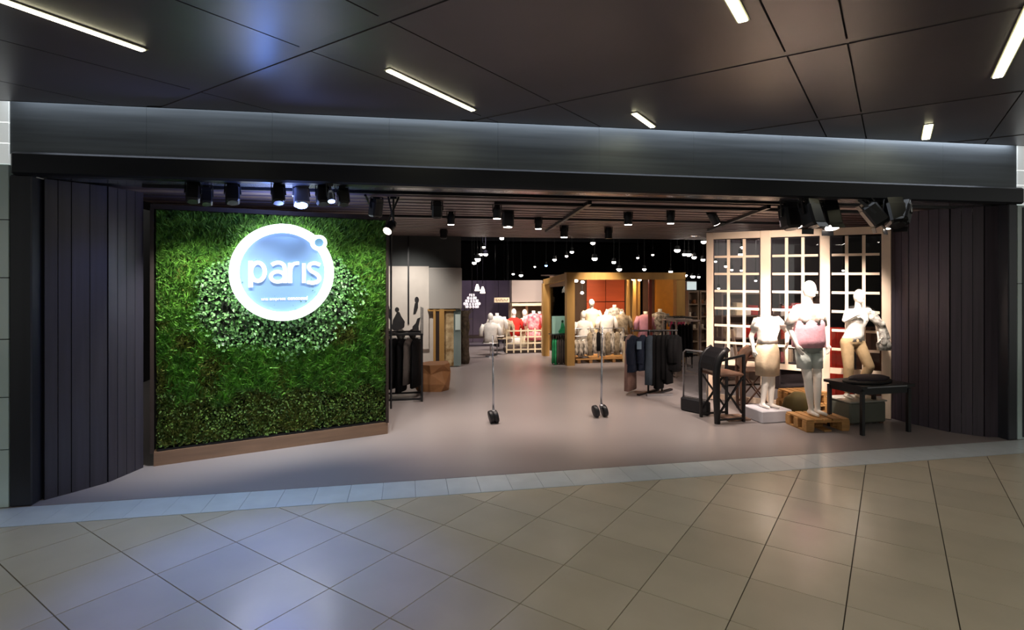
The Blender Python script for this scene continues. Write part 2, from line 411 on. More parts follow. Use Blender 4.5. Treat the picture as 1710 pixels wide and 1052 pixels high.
def leaves(name, n, zone, ln, wd, m, depth, lift, seed, lump=0, kind='blade'):
    r = np.random.default_rng(seed)
    x = r.random(n)*(GL-.01)+.005; z = r.random(n)*2.49+.175
    keep = zone(x, z, r); x, z = x[keep], z[keep]; n = len(x)
    dep = depth[0]+(depth[1]-depth[0])*r.random(n) - lump*hnoise(x, z, 11, seed+3)
    L = ln*(.6+.8*r.random(n)); W = wd*(.7+.6*r.random(n))
    ang = r.normal(0, .7, n) if kind == 'blade' else r.random(n)*2*PI
    up = np.stack([np.sin(ang), np.zeros(n), np.cos(ang)], 1)
    tilt = lift*(.3+.9*r.random(n))
    d = up*np.cos(tilt)[:, None]; d[:, 1] -= np.sin(tilt)
    side = np.stack([np.cos(ang), r.normal(0, .35, n), -np.sin(ang)], 1); side /= np.linalg.norm(side, axis=1)[:, None]
    P = np.stack([x, dep, z], 1)
    if kind == 'blade':
        v = np.stack([P-side*W[:, None]/2, P+side*W[:, None]/2, P+d*L[:, None]], 1).reshape(-1, 3)
        f = np.arange(3*n).reshape(-1, 3)
    else:
        nn = np.cross(side, d)
        mid = P+d*(L*.45)[:, None]
        v = np.stack([P, mid+side*(W/2)[:, None]+nn*(W*.15)[:, None], P+d*L[:, None]-nn*(L*.1)[:, None], mid-side*(W/2)[:, None]+nn*(W*.15)[:, None], mid-nn*(W*.12)[:, None]], 1).reshape(-1, 3)
        b = np.arange(n)[:, None]*5
        f = np.concatenate([b+np.array([[0,1,4]]), b+np.array([[1,2,4]]), b+np.array([[2,3,4]]), b+np.array([[3,0,4]])], 0)
    # keep inside the frame
    v[:, 0] = np.clip(v[:, 0], .0, GL-.008); v[:, 2] = np.clip(v[:, 2], .167, 2.695)
    me = bpy.data.meshes.new(name); nv, nf = len(v), len(f)
    me.vertices.add(nv); me.vertices.foreach_set('co', v.astype(np.float32).ravel())
    me.loops.add(nf*3); me.loops.foreach_set('vertex_index', f.astype(np.int32).ravel())
    me.polygons.add(nf); me.polygons.foreach_set('loop_start', np.arange(0, nf*3, 3, dtype=np.int32))
    me.update(calc_edges=True); me.materials.append(m)
    o = bpy.data.objects.new(name, me); C.objects.link(o); o.parent = gw; o['kind'] = 'stuff'; return o
gm = mat('fresh_grass', (38,92,20), .6, rgb2=(118,176,66), scale=11, island=.6)
om = mat('olive_moss', (72,84,28), .65, rgb2=(132,142,62), scale=12, island=.45)
im = mat('ivy_leaf', (30,70,36), .42, rgb2=(118,172,96), scale=26, island=.6)
bmh = mat('low_box_leaf', (56,84,24), .75, rgb2=(86,116,40), scale=6, island=.5)
def z_grass(x, z, r):
    q = hnoise(x, z, 4, 11)+r.normal(0, .12, len(x)); return (ivy_zone(x, z) > .9) & ((q > .35) | (z > 1.5)) & (z > .45+.3*hnoise(x, z, 5, 8))
def z_moss(x, z, r):
    q = hnoise(x, z, 4, 11)+r.normal(0, .12, len(x)); return (ivy_zone(x, z) > .95) & ((q <= .5) | (r.random(len(x)) < .2)) & (z < 2.2)
def z_ivy(x, z, r): return ivy_zone(x, z)+r.normal(0, .12, len(x)) < 1
def z_low(x, z, r): return (z < .62+.25*hnoise(x, z, 7, 21))
leaves('grass_blades', 62000, z_grass, .085, .017, gm, (-.01, .075), 1.0, 1, .03)
leaves('moss_tufts', 55000, z_moss, .050, .014, om, (.0, .075), 1.1, 2, .03)
leaves('ivy_leaves', 14000, z_ivy, .042, .032, im, (-.03, .08), 1.0, 3, .09, 'leaf')
leaves('low_leaves', 30000, z_low, .030, .022, bmh, (.0, .07), 1.0, 4, .04, 'leaf')

# --- round lit sign
sg = empty('round_sign', A+GD.normalized()*SXL+Vector((math.sin(GA), -math.cos(GA), 0))*.10+Vector((0,0,SZ-RS)), GA,
           'round pale blue sign with glowing white ring reading paris on the green wall', 'sign')
m_ring = mat('sign_white_glow', (250,252,255), .4, emit=2.6, ecol=(240,246,255))
m_disc = mat('sign_blue_face', (104,140,190), .35, emit=.30, ecol=(150,182,228), coat=.2)
m_let = mat('sign_white_letter', (250,250,252), .35, emit=.70, ecol=(245,250,255))
m_knob = mat('sign_knob_blue', (100,150,190), .4, emit=.35, ecol=(140,200,235))
def ring_mesh(cx, czz, r0, r1, y0, y1, n=96):
    m = MB(); vs = []
    for k in range(n):
        a = 2*PI*k/n; c, s_ = math.cos(a), math.sin(a)
        vs += [(cx+r1*c, y1, czz+r1*s_), (cx+(r1-.006)*c, y0, czz+(r1-.006)*s_), (cx+(r0+.006)*c, y0, czz+(r0+.006)*s_), (cx+r0*c, y1, czz+r0*s_)]
    fs = []
    for k in range(n):
        j = (k+1) % n
        for q in range(4): fs.append((4*k+q, 4*j+q, 4*j+(q+1)%4, 4*k+(q+1)%4))
    return m.add(vs, fs)
def disc_mesh(cx, czz, r, y0, y1, n=96):
    return MB().plate([(cx+r*math.cos(2*PI*k/n), czz+r*math.sin(2*PI*k/n)) for k in range(n)], y0, y1)
ring_mesh(0, RS, RS-.105, RS, -.06, .06).build('ring', m_ring, sg)
disc_mesh(0, RS, RS-.104, -.02, .03).build('face', m_disc, sg)
def zq(zx, zy): return ((zx/5.26+360-469.5)/161.6, RS+(453.5-(zy/5.26+350))/145)
kx, kz = zq(900, 278)
ring_mesh(kx, kz, .049, .094, -.080, .03, 40).build('small_ring', m_ring, sg)
disc_mesh(kx, kz, .050, -.072, .02, 32).build('small_face', m_knob, sg)
def ribbon(pts, wd, y0, y1, closed=False, m=None):
    m = m or MB(); P = [Vector((*p, 0)) if len(p) == 2 else p for p in pts]; n = len(P); L_, R_ = [], []
    for i in range(n):
        a = P[(i-1) % n] if (closed or i > 0) else P[i]; b = P[(i+1) % n] if (closed or i < n-1) else P[i]
        d = (b-a).normalized(); q = Vector((-d.y, d.x, 0))*wd/2
        L_.append(P[i]+q); R_.append(P[i]-q)
    seg = n if closed else n-1
    vs = []; 
    for i in range(n): vs += [(L_[i].x, y0, L_[i].y), (R_[i].x, y0, R_[i].y), (R_[i].x, y1, R_[i].y), (L_[i].x, y1, L_[i].y)]
    fs = []
    for i in range(seg):
        j = (i+1) % n
        for q in range(4): fs.append((4*i+q, 4*j+q, 4*j+(q+1)%4, 4*i+(q+1)%4))
    if not closed: fs += [(3,2,1,0), tuple(4*(n-1)+q for q in range(4))]
    return m.add(vs, fs)
def smooth(pts, k=6):
    out = []; n = len(pts)
    for i in range(n-1):
        p0, p1, p2, p3 = pts[max(i-1,0)], pts[i], pts[i+1], pts[min(i+2,n-1)]
        for s_ in range(k):
            t = s_/k
            out.append(tuple(.5*((2*p1[q])+(-p0[q]+p2[q])*t+(2*p0[q]-5*p1[q]+4*p2[q]-p3[q])*t*t+(-p0[q]+3*p1[q]-3*p2[q]+p3[q])*t**3) for q in range(2)))
    return out+[pts[-1]]
def ellp(cx, cy, rx, ry, a0=0, a1=360, n=28):
    cl = (a1-a0) >= 360
    return [(cx+rx*math.cos(R(a0+(a1-a0)*k/(n if cl else n-1))), cy-ry*math.sin(R(a0+(a1-a0)*k/(n if cl else n-1)))) for k in range(n)]
def strokes(name, lst):
    m = MB()
    for pts, cl, wd in lst: ribbon([zq(*p) for p in pts], wd/5.26/153, -.052, -.02, cl, m)
    m.build(name, m_let, sg)
strokes('letter_p', [([(284,448),(284,672)], False, 34), (ellp(347,540,60,78), True, 34)])
strokes('letter_a', [(smooth([(468,480),(500,464),(535,460),(572,476),(587,515),(588,570),(588,636)]), False, 33), (ellp(522,582,62,44), True, 31)])
strokes('letter_r', [([(634,462),(634,637)], False, 34), (smooth([(636,530),(648,490),(675,467),(716,463)]), False, 30)])
strokes('letter_i', [([(761,464),(761,637)], False, 32)])
strokes('letter_s', [(smooth([(914,476),(870,463),(822,470),(808,500),(830,532),(876,556),(906,590),(892,624),(845,638),(792,630)]), False, 32)])
def text_mesh(txt, size, parent, loc, m, name='lettering', ext=.004, bold=0):
    cu = bpy.data.curves.new('t', 'FONT'); cu.body = txt; cu.size = size; cu.extrude = ext; cu.align_x = 'CENTER'; cu.offset = bold
    o = bpy.data.objects.new('t', cu); C.objects.link(o); bpy.context.view_layer.update()
    me = bpy.data.meshes.new_from_object(o.evaluated_get(bpy.context.evaluated_depsgraph_get()))
    bpy.data.objects.remove(o); me.materials.clear(); me.materials.append(m)
    n = bpy.data.objects.new(name, me); C.objects.link(n); n.parent = parent; n.location = loc; n.rotation_euler = (R(90), 0, 0); return n
tx, tz = zq(490, 785); text_mesh('una empresa', .050, sg, (tx-.005, -.026, tz), m_let)
tx, tz = zq(697, 785); text_mesh('cencosud', .058, sg, (tx+.01, -.026, tz), m_let, bold=.0012)
for dx, dz in ((-.3,0),(.3,0)): MB().tube([(dx, .0, RS+dz), (dx, .03, RS+dz), (dx, .10, RS+dz)], .012).build('standoff', M['black'], sg)

# ================================================================== LIGHT FIXTURES
def track_spot(name, px, py, t_bottom_z, label, group, size=1., tilt=0, yaw=0, lit=1, zc=2.86, style='cyl', pos=None, lm=None, power=0, col=WARM, target=None, ang=55):
    """can light: mount on the ceiling, stem, yoke, body, lens.  px,py = lens centre in the photo plan, at height t_bottom_z"""
    p = pos or fl(px, py, t_bottom_z); s = size
    e = empty(name, (p.x, p.y, zc), 0, label, 'spotlight', group)
    drop = zc-t_bottom_z-.16*s
    MB().box((0,0,-.012), (.07*s,.05*s,.024)).build('mount', M['black'], e)
    if drop > .03: MB().tube([(0,0,-.02), (0,0,-drop)], .011*s, 6).build('stem', M['black'], e)
    T = Matrix.Translation((0,0,-drop)) @ Matrix.Rotation(yaw, 4, 'Z') @ Matrix.Rotation(tilt, 4, 'X')
    m = MB()
    if style == 'cyl': m.loft([(-.16*s,0,0,.052*s,.052*s),(-.05*s,0,0,.052*s,.052*s),(-.005*s,0,0,.040*s,.040*s),(.0,0,0,.022*s,.022*s)], 18, T=T)
    else:
        m.box((0,0,-.09*s), (.125*s,.115*s,.17*s), T, bev=.015*s)
        m.box((0,0,-.01*s), (.09*s,.08*s,.03*s), T)
        for q in range(4): m.box((0,(-.05+.033*q)*s,-.0*s), (.10*s,.008*s,.05*s), T)
    bo = m.build('body', M['silver'] if style == 'silver' else M['black'], e)
    l = MB()
    if style == 'cyl': l.loft([(-.166*s,0,0,.045*s,.045*s),(-.158*s,0,0,.047*s,.047*s)], 18, T=T)
    else: l.loft([(-.181*s,0,0,.048*s,.048*s),(-.172*s,0,0,.05*s,.05*s)], 18, T=T)
    l.build('lens', (lm or M['lens']) if lit else M['black'], bo)
    y_ = MB(); 
    for sx in (-1, 1): y_.bar((sx*.065*s,0,0) if style != 'cyl' else (sx*.056*s,0,0), tuple(T @ Vector((sx*(.072 if style != 'cyl' else .056)*s,0,-.08*s))), .008*s, .02*s)
    y_.bar((-.07*s,0,0.004), (.07*s,0,0.004), .02*s, .008*s); y_.build('yoke', M['black'], e)
    if style == 'flap':
        for sy in (-1, 1): MB().bar(tuple(T @ Vector((0, sy*.060*s, -.17*s))), tuple(T @ Vector((0, sy*.075*s, -.21*s))), .10*s, .004).build('barn_door', M['black'], e)
    if power:
        w_ = e.matrix_basis @ (T @ Vector((0,0,-.22*s)))
        spot('fixture_light', w_, target or (w_.x, w_.y-.01, 0), power, col, ang)
    return e
G1 = 'can spotlights under the slatted entrance ceiling'
cans = [(753,375,'short can spotlight nearest the green wall, lens lit',1.,1),(830,365,'lit can spotlight on stem, fifth bright lens left of the middle',1.,1),
 (899,382,'lit can spotlight just right of the boxy lamp, mid entrance',1.05,1),(942,396,'low lit can spotlight at the back edge of the slats, above the gold kiosk corner',1.3,1),
 (1049,375,'lit can spotlight above the gold kiosk middle',1.1,1),(1120,373,'lit can spotlight above the kiosk right post',1.,1),
 (1016,398,'unlit looking round can lamp low at the back edge of the slats',1.3,0)]
for px, py, lb, s_, lit in cans:
    zb = 2.69 if py < 390 else 2.66
    track_spot('can_spotlight', px, py, zb, lb, G1, s_*.95, 0, 0, lit, power=(85 if lit else 0), col=WARM, ang=75)
track_spot('can_spotlight', 1187, 377, 2.68, 'tilted can spotlight left of the cream lattice screen', G1, 1.15, R(38), R(-70), 1, power=110, col=WARM, ang=70)
track_spot('box_spotlight', 848, 377, 2.66, 'boxy black lamp with small lit lens beside the middle can spotlights', G1, 1.15, 0, 0, 1, style='box')
track_spot('box_spotlight', 730, 362, 2.68, 'dark boxy lamp left of the first can spotlight, unlit', G1, .95, R(10), 0, 0, style='box')
track_spot('box_spotlight', 629, 360, 2.66, 'dark boxy lamp above the right end of the green wall', G1, 1.0, R(10), R(40), 0, style='box')
track_spot('box_spotlight', 741, 397, 2.70, 'small dark lamp far back over the photo prints', G1, 1.0, 0, 0, 0, style='box')
track_spot('can_spotlight', 657, 396, 2.42, 'small pale can spotlight aimed at the photo prints wall', G1, 1.0, R(50), R(150), 1, lm=M['lensdim'])
G2 = 'spotlights above the green wall'
gc = A+GD*.5
for px, py, s_, st_, lit, lb in ((322,338,1.15,'box',0,'leftmost dark spotlight above the green wall'),(345,342,1.0,'box',0,'dark spotlight hanging next to the leftmost one above green wall'),
      (388,340,1.2,'box',0,'dark spotlight above the green wall between the left pair and the sign'),(464,340,1.1,'box',0,'dark spotlight directly left of the silver lamp above the sign'),
      (502,345,1.35,'silver',1,'silver lit floodlight above the round sign'),(538,342,1.15,'box',0,'dark spotlight directly right of the silver floodlight'),
      (552,339,.85,'cyl',1,'small bright lamp between two dark lamps above the green wall'),(572,343,1.05,'box',0,'rightmost dark spotlight of the row above the green wall')):
    track_spot('wall_spotlight', px, py, 2.68, lb, G2, s_*.8, R(-25), GA, lit, style=st_, zc=2.86, lm=M['lensblue'])
# light of that row: white onto the planting, blue out to the corridor
def gpt(x, y, z): return A+GD.normalized()*x+Vector((math.sin(GA), -math.cos(GA), 0))*y+Vector((0,0,z))
for x_, tx_, pw, cl in ((.35,.4,130,(1,.98,.92)),(.95,.9,75,(1,.98,.88)),(1.7,1.75,75,(.95,1,.92)),(2.2,2.15,130,(1,.98,.92))):
    spot('green_wall_spot', gpt(x_, .85, 2.66), gpt(tx_, 0, 1.35), pw, cl, 80, 1, .05)
spot('blue_flood', (-1.35, 6.05, 2.52), (-.75, 3.3, 3.5), 22, BLUE, 42, 1, .10)
spot('blue_flood', (-1.35, 6.05, 2.62), (-.95, 3.7, 0), 230, (.10,.22,1), 50, 1, .10)
spot('blue_flood', (-1.15, 5.74, 2.52), (-1.2, 5.85, 2.9), 60, (.25,.36,1), 165, 1, .10)
spot('blue_flood', (-1.45, 5.82, 2.60), (-1.3, 5.45, 0), 90, (.32,.52,1), 100, 1, .10)
spot('blue_flood', (-1.30, 5.95, 2.60), (-3.3, 5.7, 1.2), 26, (.25,.35,1), 60, 1, .10)
spot('sign_top', gpt(SXL+.05, .34, 2.70), gpt(SXL, -.02, 2.3), 7, (.85,.92,1), 70, 1, .03)

# theatre lamps at the right
G3 = 'black theatre lamps above the window display'
tl = [(1316,386,1.7,'box',R(12),0,0,'grey faced theatre lamp, leftmost above the lattice screen'),(1326,386,1.3,'cyl',R(15),0,1,'small lit lamp between the left theatre lamps'),
      (1350,383,1.7,'flap',R(18),R(10),0,'second big theatre lamp above the lattice screen'),(1382,386,1.75,'flap',R(20),R(-10),1,'third big theatre lamp above the middle screen post'),
      (1446,384,1.7,'flap',R(35),R(60),0,'theatre lamp tilted left, start of the right cluster'),(1470,386,1.6,'flap',R(30),R(30),1,'theatre lamp in the middle of the right cluster'),
      (1490,384,1.8,'box',R(25),R(-20),0,'dark theatre lamp behind the right cluster'),(1508,384,1.6,'flap',R(40),R(-60),1,'rightmost theatre lamp with a bright narrow lens')]
for px, py, s_, st_, ti, ya, lit, lb in tl:
    track_spot('theatre_lamp', px, py-6, 2.56, lb, G3, s_*.88, -ti, ya, lit, style=st_, zc=2.86)
# tracks and cables
def track(name, p, q, lb, wd=.035):
    tag(MB().bar(p, q, wd, wd).build(name, M['black']), lb, 'lighting track')
track('lighting_track', (-2.5,5.93,2.865), (7.0,5.93,2.865), 'long black lighting track right behind the dark beam')
track('lighting_track', (1.0,6.42,2.845), (6.6,6.42,2.845), 'black lighting track carrying the can spotlights')
track('lighting_track', (-.5,8.1,2.85), (6.5,8.1,2.85), 'black lighting track farther back under the slats')
a_, b_ = fl(985,338,2.84), fl(912,386,2.84)
track('lighting_track', a_, b_, 'short diagonal black lighting track in the middle of the slatted ceiling', .045)
a_, b_ = fl(1284,345,2.84), fl(1183,384,2.84)
track('lighting_track', a_, b_, 'diagonal black lighting track running towards the lattice screen', .045)
pts = [fl(610,326,2.84), fl(616,338,2.82), fl(628,352,2.78), fl(637,372,2.70), Vector((-.20,7.27,2.60)), Vector((-.20,7.27,.3))]
tag(MB().tube(pts, .014, 6).build('cable', M['black']), 'black cable sagging from ceiling down the right edge of the green wall', 'cable')

# small far lamps in the open dark ceiling
far = [(797,432,14,1.5),(803,424,14,.9),(811,424,15,1),(792,438,14,1),(808,412,14,.7),(838,397,13.2,1),(870,459,17,.9),(912,443,16,.6),(926,433,15,.9),(946,427,15,.7),(955,420,14.5,.9),
       (990,405,14,1.1),(993,431,14,1.3),(1025,437,14.5,1),(1034,449,15,1.2),(1076,449,15,.9),(1120,453,16,1),(1144,459,17,1.1),(1157,461,17,1.1),(1167,462,17,.7),(1131,417,13.5,1.4),(1143,424,14,1),
       (1150,424,14,1.3),(1159,429,14,1.1),(1175,403,13,1.2),(1174,433,14,1),(1148,474,17,.8),(857,457,19,.6),(847,485,18,.5),(842,470,20,.4),(1065,430,18,.6),(1090,425,18,.6),(893,445,19,.5),
       (1240,412,11.0,1.1),(1237,424,11.0,1.2),(1212,444,12,.8),(1222,450,12.5,.7),(1238,451,12.5,.7),(1195,436,12.5,.6),(1200,481,13,.6),(1262,468,12.5,.6),(1408,451,9.5,.6)]  # lamps behind the lattice screen are added to imitate reflections in its panes
def sidef(px): return 'left' if px < 900 else ('middle' if px < 1100 else ('right' if px < 1180 else 'behind'))
ORD = 'leftmost|second from left|third from left|fourth from left|fifth from left|sixth from left|seventh from left|eighth from left|ninth from left|tenth from left|eleventh from left|twelfth from left|thirteenth from left'.split('|')
far.sort(); cnt = {}
for k, (px, py, Y, s_) in enumerate(far):
    p = atY(px, py, Y); s_ *= 1.25*Y/14; zc = 3.52
    if p.z+.1 > 3.4: p.z = 3.35
    zt = zc if Y > 12.39 else 3.0
    side = sidef(px); cnt[side] = cnt.get(side, 0)+1
    e = empty('pendant_spotlight', (p.x, p.y, zt), 0, ORD[cnt[side]-1]+' '+{'left':'of the tiny lamps in black ceiling left of gold kiosk','middle':'of the tiny lamps in black ceiling above gold kiosk',
        'right':'of the tiny lamps between kiosk and lattice screen','behind':'of the tiny lamps added behind the lattice screen as pane reflections'}[side], 'spotlight', 'small bright lamps deep in the shop, '+side)
    m = MB(); m.tube([(0,0,0), (0,0,p.z-zt+.06)], .008, 5)
    m.loft([(p.z-zt-.0,0,0,.050*s_,.050*s_),(p.z-zt+.10,0,0,.042*s_,.042*s_)], 10); bo = m.build('body', M['black'], e)
    MB().ell((0,0,p.z-zt-.012), (.046*s_, .046*s_, .036*s_), 10, 6).build('lens', M['lensblue'] if (px, py) == (912,443) else M['lens'], bo)

# ================================================================== MANNEQUINS AND CLOTHES
def ico(c, r, sc=(1,1,1)):
    m = MB(); m.ell((0,0,0), (r*sc[0], r*sc[1], r*sc[2]), 12, 8); m.v = [(x+c[0], y+c[1], z+c[2]) for x, y, z in m.v]; return m
def merge(ms):
    o = MB()
    for m in ms: o.add(m.v, m.f)
    return o
def caps(p, q, r0, r1):
    m = MB(); p, q = Vector(p), Vector(q); m.tube([p, q], [r0, r1], 12); m2 = ico(p, r0*1.0); m3 = ico(q, r1*1.0)
    return merge([m, m2, m3])
def remeshed(name, parts, voxel, m, parent, smooth_it=4):
    mb = merge(parts); o = mb.build(name, m, None)
    md = o.modifiers.new('r', 'REMESH'); md.mode = 'VOXEL'; md.voxel_size = voxel; md.use_smooth_shade = True
    sm = o.modifiers.new('s', 'SMOOTH'); sm.iterations = smooth_it; sm.factor = .5
    bpy.context.view_layer.update(); dg = bpy.context.evaluated_depsgraph_get()
    me = bpy.data.meshes.new_from_object(o.evaluated_get(dg)); me.name = name
    me.materials.clear(); me.materials.append(m); me.shade_smooth()
    bpy.data.objects.remove(o); n = bpy.data.objects.new(name, me); C.objects.link(n); n.parent = parent; return n
def body_parts(head=True, J=None, chest=1., fem=True):
    """J: joint dictionary, x to the viewer's right, -y towards the viewer."""
    d = dict(pel=(0,0,.95), wai=(0,0,1.10), rib=(0,0,1.26), shl=(-.165,0,1.41), shr=(.165,0,1.41), neck=(0,0,1.50), head=(0,-.01,1.655),
             ell=(-.24,.02,1.14), wrl=(-.25,-.05,.90), elr=(.24,.02,1.14), wrr=(.25,-.05,.90),
             hil=(-.085,0,.90), knl=(-.09,-.02,.50), anl=(-.09,.02,.09), hir=(.085,0,.90), knr=(.09,-.02,.50), anr=(.09,.02,.09), fdl=(-.1,-1,0), fdr=(.1,-1,0))
    if J: d.update(J)
    V_ = {k: Vector(v) for k, v in d.items()}; P = []
    pe, wa, ri = V_['pel'], V_['wai'], V_['rib']
    P += [ico(pe, 1, (.165,.115,.115)), ico(wa, 1, (.118,.088,.13)), ico(ri, 1, (.148,.102,.17)), caps(pe, wa, .115, .095), caps(wa, ri, .095, .10)]
    ms = (V_['shl']+V_['shr'])/2
    P += [caps(V_['shl'], V_['shr'], .052, .052), caps(ri, ms, .10, .07), caps(ms, V_['neck'], .055, .046)]
    if fem:
        for s_ in (-1, 1): P.append(ico(ri+Vector((s_*.065,-.07,.02)), .062))
    if head:
        hc = V_['head']; P += [caps(V_['neck'], hc-Vector((0,-.015,.07)), .046, .05), ico(hc, 1, (.076,.094,.118)), ico(hc+Vector((0,-.085,-.015)), 1, (.012,.018,.03)), ico(hc+Vector((0,-.055,-.075)), 1, (.035,.035,.03))]
        for s_ in (-1, 1): P.append(ico(hc+Vector((s_*.076,.005,-.005)), 1, (.010,.018,.028)))
    else: P.append(caps(V_['neck'], V_['neck']+Vector((0,0,.05)), .046, .044))
    for a in 'lr':
        s_ = -1 if a == 'l' else 1
        P += [caps(V_['sh'+a], V_['el'+a], .047, .036), caps(V_['el'+a], V_['wr'+a], .036, .024)]
        P += hand(V_['wr'+a], (V_['wr'+a]-V_['el'+a]).normalized(), s_)
        P += [caps(V_['hi'+a], V_['kn'+a], .085, .055), caps(V_['kn'+a], V_['kn'+a].lerp(V_['an'+a], .35), .052, .052), caps(V_['kn'+a].lerp(V_['an'+a], .3), V_['an'+a], .053, .033)]
        f = Vector(d['fd'+a]).normalized()
        P += [caps(V_['an'+a], V_['an'+a]+Vector((0,0,-.05)), .034, .034), caps(V_['an'+a]-f*.03+Vector((0,0,-.055)), V_['an'+a]+f*.13+Vector((0,0,-.065)), .034, .022)]
    return P
def hand(w_, d, s_):
    x = Vector((0,0,1)) if abs(d.z) < .7 else Vector((0,-1,0)); x = (x-d*x.dot(d)).normalized(); n = d.cross(x)
    P = [caps(w_, w_+d*.03, .024, .026)]
    for k in range(4):
        o_ = x*(-.027+.018*k); b = w_+d*.045+o_; L_ = (.030,.036,.034,.026)[k]
        P += [caps(w_+d*.02+o_*.8, b+d*.03, .012, .010), caps(b+d*.03, b+d*(.03+L_)+n*.010*s_, .0095, .0085), caps(b+d*(.03+L_)+n*.010*s_, b+d*(.03+L_*1.7)+n*.026*s_, .0085, .0075)]
    P += [caps(w_+d*.01+x*.02, w_+d*.045+x*.050, .013, .010), caps(w_+d*.045+x*.050, w_+d*.075+x*.055+n*.01*s_, .010, .0085)]
    return P
def fabric(name, c, c2=None, rough=.85, **k):
    return mat('cloth_'+name, c, rough, rgb2=c2, var=.12, scale=k.get('scale', 9), bump=.25, bscale=26, spec=.2, stretch=k.get('stretch', (1,1,1)))
fb = dict(pink=fabric('pink',(236,176,188)), white=fabric('white',(240,234,226)), tan=fabric('tan',(172,146,110)), beige=fabric('beige',(206,186,158)), grey=fabric('grey',(150,158,152)),
    floral=fabric('floral',(176,140,124),(246,238,230),scale=9), zebra=fabric('zebra',(238,226,210),(26,22,20),scale=12,stretch=(2,2,.8)), navy=fabric('navy',(36,44,62)), slate=fabric('slate',(62,72,84)),
    blackc=fabric('black',(10,10,13)), mauve=fabric('mauve',(150,120,112)), red=fabric('red',(190,44,36)), green=fabric('green',(40,140,88),(70,180,120)), magenta=fabric('magenta',(180,60,100)),
    coral=fabric('coral',(196,44,74),(236,170,170),scale=14), cream=fabric('cream',(244,226,190)), charcoal=fabric('charcoal',(88,80,76)), lilac=fabric('lilac',(206,150,170)), patt=fabric('patt',(176,160,136),(112,98,80),scale=14),
    scarf=fabric('scarf',(226,220,210),(80,70,66),scale=18), paleg=fabric('pale_green',(214,220,214)))
def cloth(name, rings, m, parent, rip=.05, nr=9, n=36, T=None, ph=0):
    return MB().loft(rings, n, rip, nr, ph, T).build(name, m, parent, smooth=True)
def place(name, px, py, dt, label, cat, group=None, z0=0, rz=0, yaw=True):
    p = fl(px, py, z0); e = empty(name, (p.x, p.y, z0), rz, label, cat, group); return e

# --- plinth + first mannequin
PA = fl(1281, 706); ry = R(2)
e = empty('plinth', back(PA,.22), ry, 'low white box plinth under the mannequin in cream top and beige skirt', 'plinth')
MB().box((0,0,.083), (.47,.42,.165), bev=.012).build('box', mat('plinth_white', (206,204,212), .4), e)
MB().box((0,0,.008), (.43,.38,.016)).build('foot', M['black'], e)
m1 = empty('mannequin', back(PA,.22)+Vector((0,0,.167)), R(8), 'headless white mannequin, hand on hip, in white top and beige skirt on white plinth', 'mannequin')
m1.scale = (.95,.95,.86)
J1 = dict(elr=(.42,.03,1.20), wrr=(.24,-.13,1.04), ell=(-.20,.10,1.14), wrl=(-.19,.06,.92), knl=(-.05,-.03,.50), anl=(-.06,.02,.09), knr=(.06,-.02,.50), anr=(.055,-.02,.09), hil=(-.075,0,.90), hir=(.075,0,.90))
remeshed('body', body_parts(False, J1), .0085, M['white'], m1)
cloth('top', [(1.04,0,0,.168,.12),(1.12,0,0,.150,.108),(1.26,0,-.012,.178,.135),(1.36,0,0,.185,.11),(1.42,0,0,.165,.085),(1.475,0,0,.07,.07)], fb['white'], m1, .03)
cloth('skirt', [(.52,0,0,.172,.14),(.75,0,0,.186,.148),(.92,0,0,.182,.135),(1.05,0,0,.15,.112)], fb['beige'], m1, .05, 7)
for s_, a in ((-1,'ell'),(1,'elr')):
    sh = Vector((s_*.165,0,1.42)); el = Vector(J1[a]); MB().tube([sh, sh.lerp(el,.55)], [.062,.066], 14).build('sleeve', fb['white'], m1, True)
MB().box((-.235,-.03,1.42), (.10,.012,.07), rz=.3).build('price_card', M['cream'], m1)

# --- pallets
def pallet(loc, rz, w_, d_, h_, label):
    e = empty('pallet', loc, rz, label, 'pallet', 'wooden pallets in the window display')
    for k in range(5): MB().box(((-.5+.1+.2*k)*w_*1.0, 0, h_-.011), (w_*.165, d_, .022), bev=.003).build('deck_board', M['wood'], e)
    for yy in (-.5, 0, .5): MB().box((0, yy*(d_-.09), h_-.033), (w_, .09, .022), bev=.003).build('cross_board', M['wood'], e)
    for xx in (-.5, 0, .5):
        for yy in (-.5, 0, .5):
            if xx == 0 and yy != 0 and w_ < .7: continue
            MB().box((xx*(w_-.11), yy*(d_-.09), (h_-.022)/2), (.11, .09, h_-.066-.0) if False else (.11,.09,h_-.066)).build('block', M['wood'], e)
    for xx in (-.5, 0, .5): MB().box((xx*(w_-.11), 0, .011), (.10, d_, .022), bev=.003).build('base_board', M['wood'], e)
    return e
PB = fl(1364, 721)
pallet(back(PB,.25), R(-4), .60, .44, .16, 'front wooden pallet under the tall mannequin in pink top')
PC = fl(1342, 692); 
pallet(back(PC,.20), R(-8), .62, .4, .16, 'lower rear wooden pallet behind the tall mannequin')
pallet(back(PC,.20)+Vector((0,0,.161)), R(-2), .58, .38, .15, 'upper rear wooden pallet stacked behind the tall mannequin')
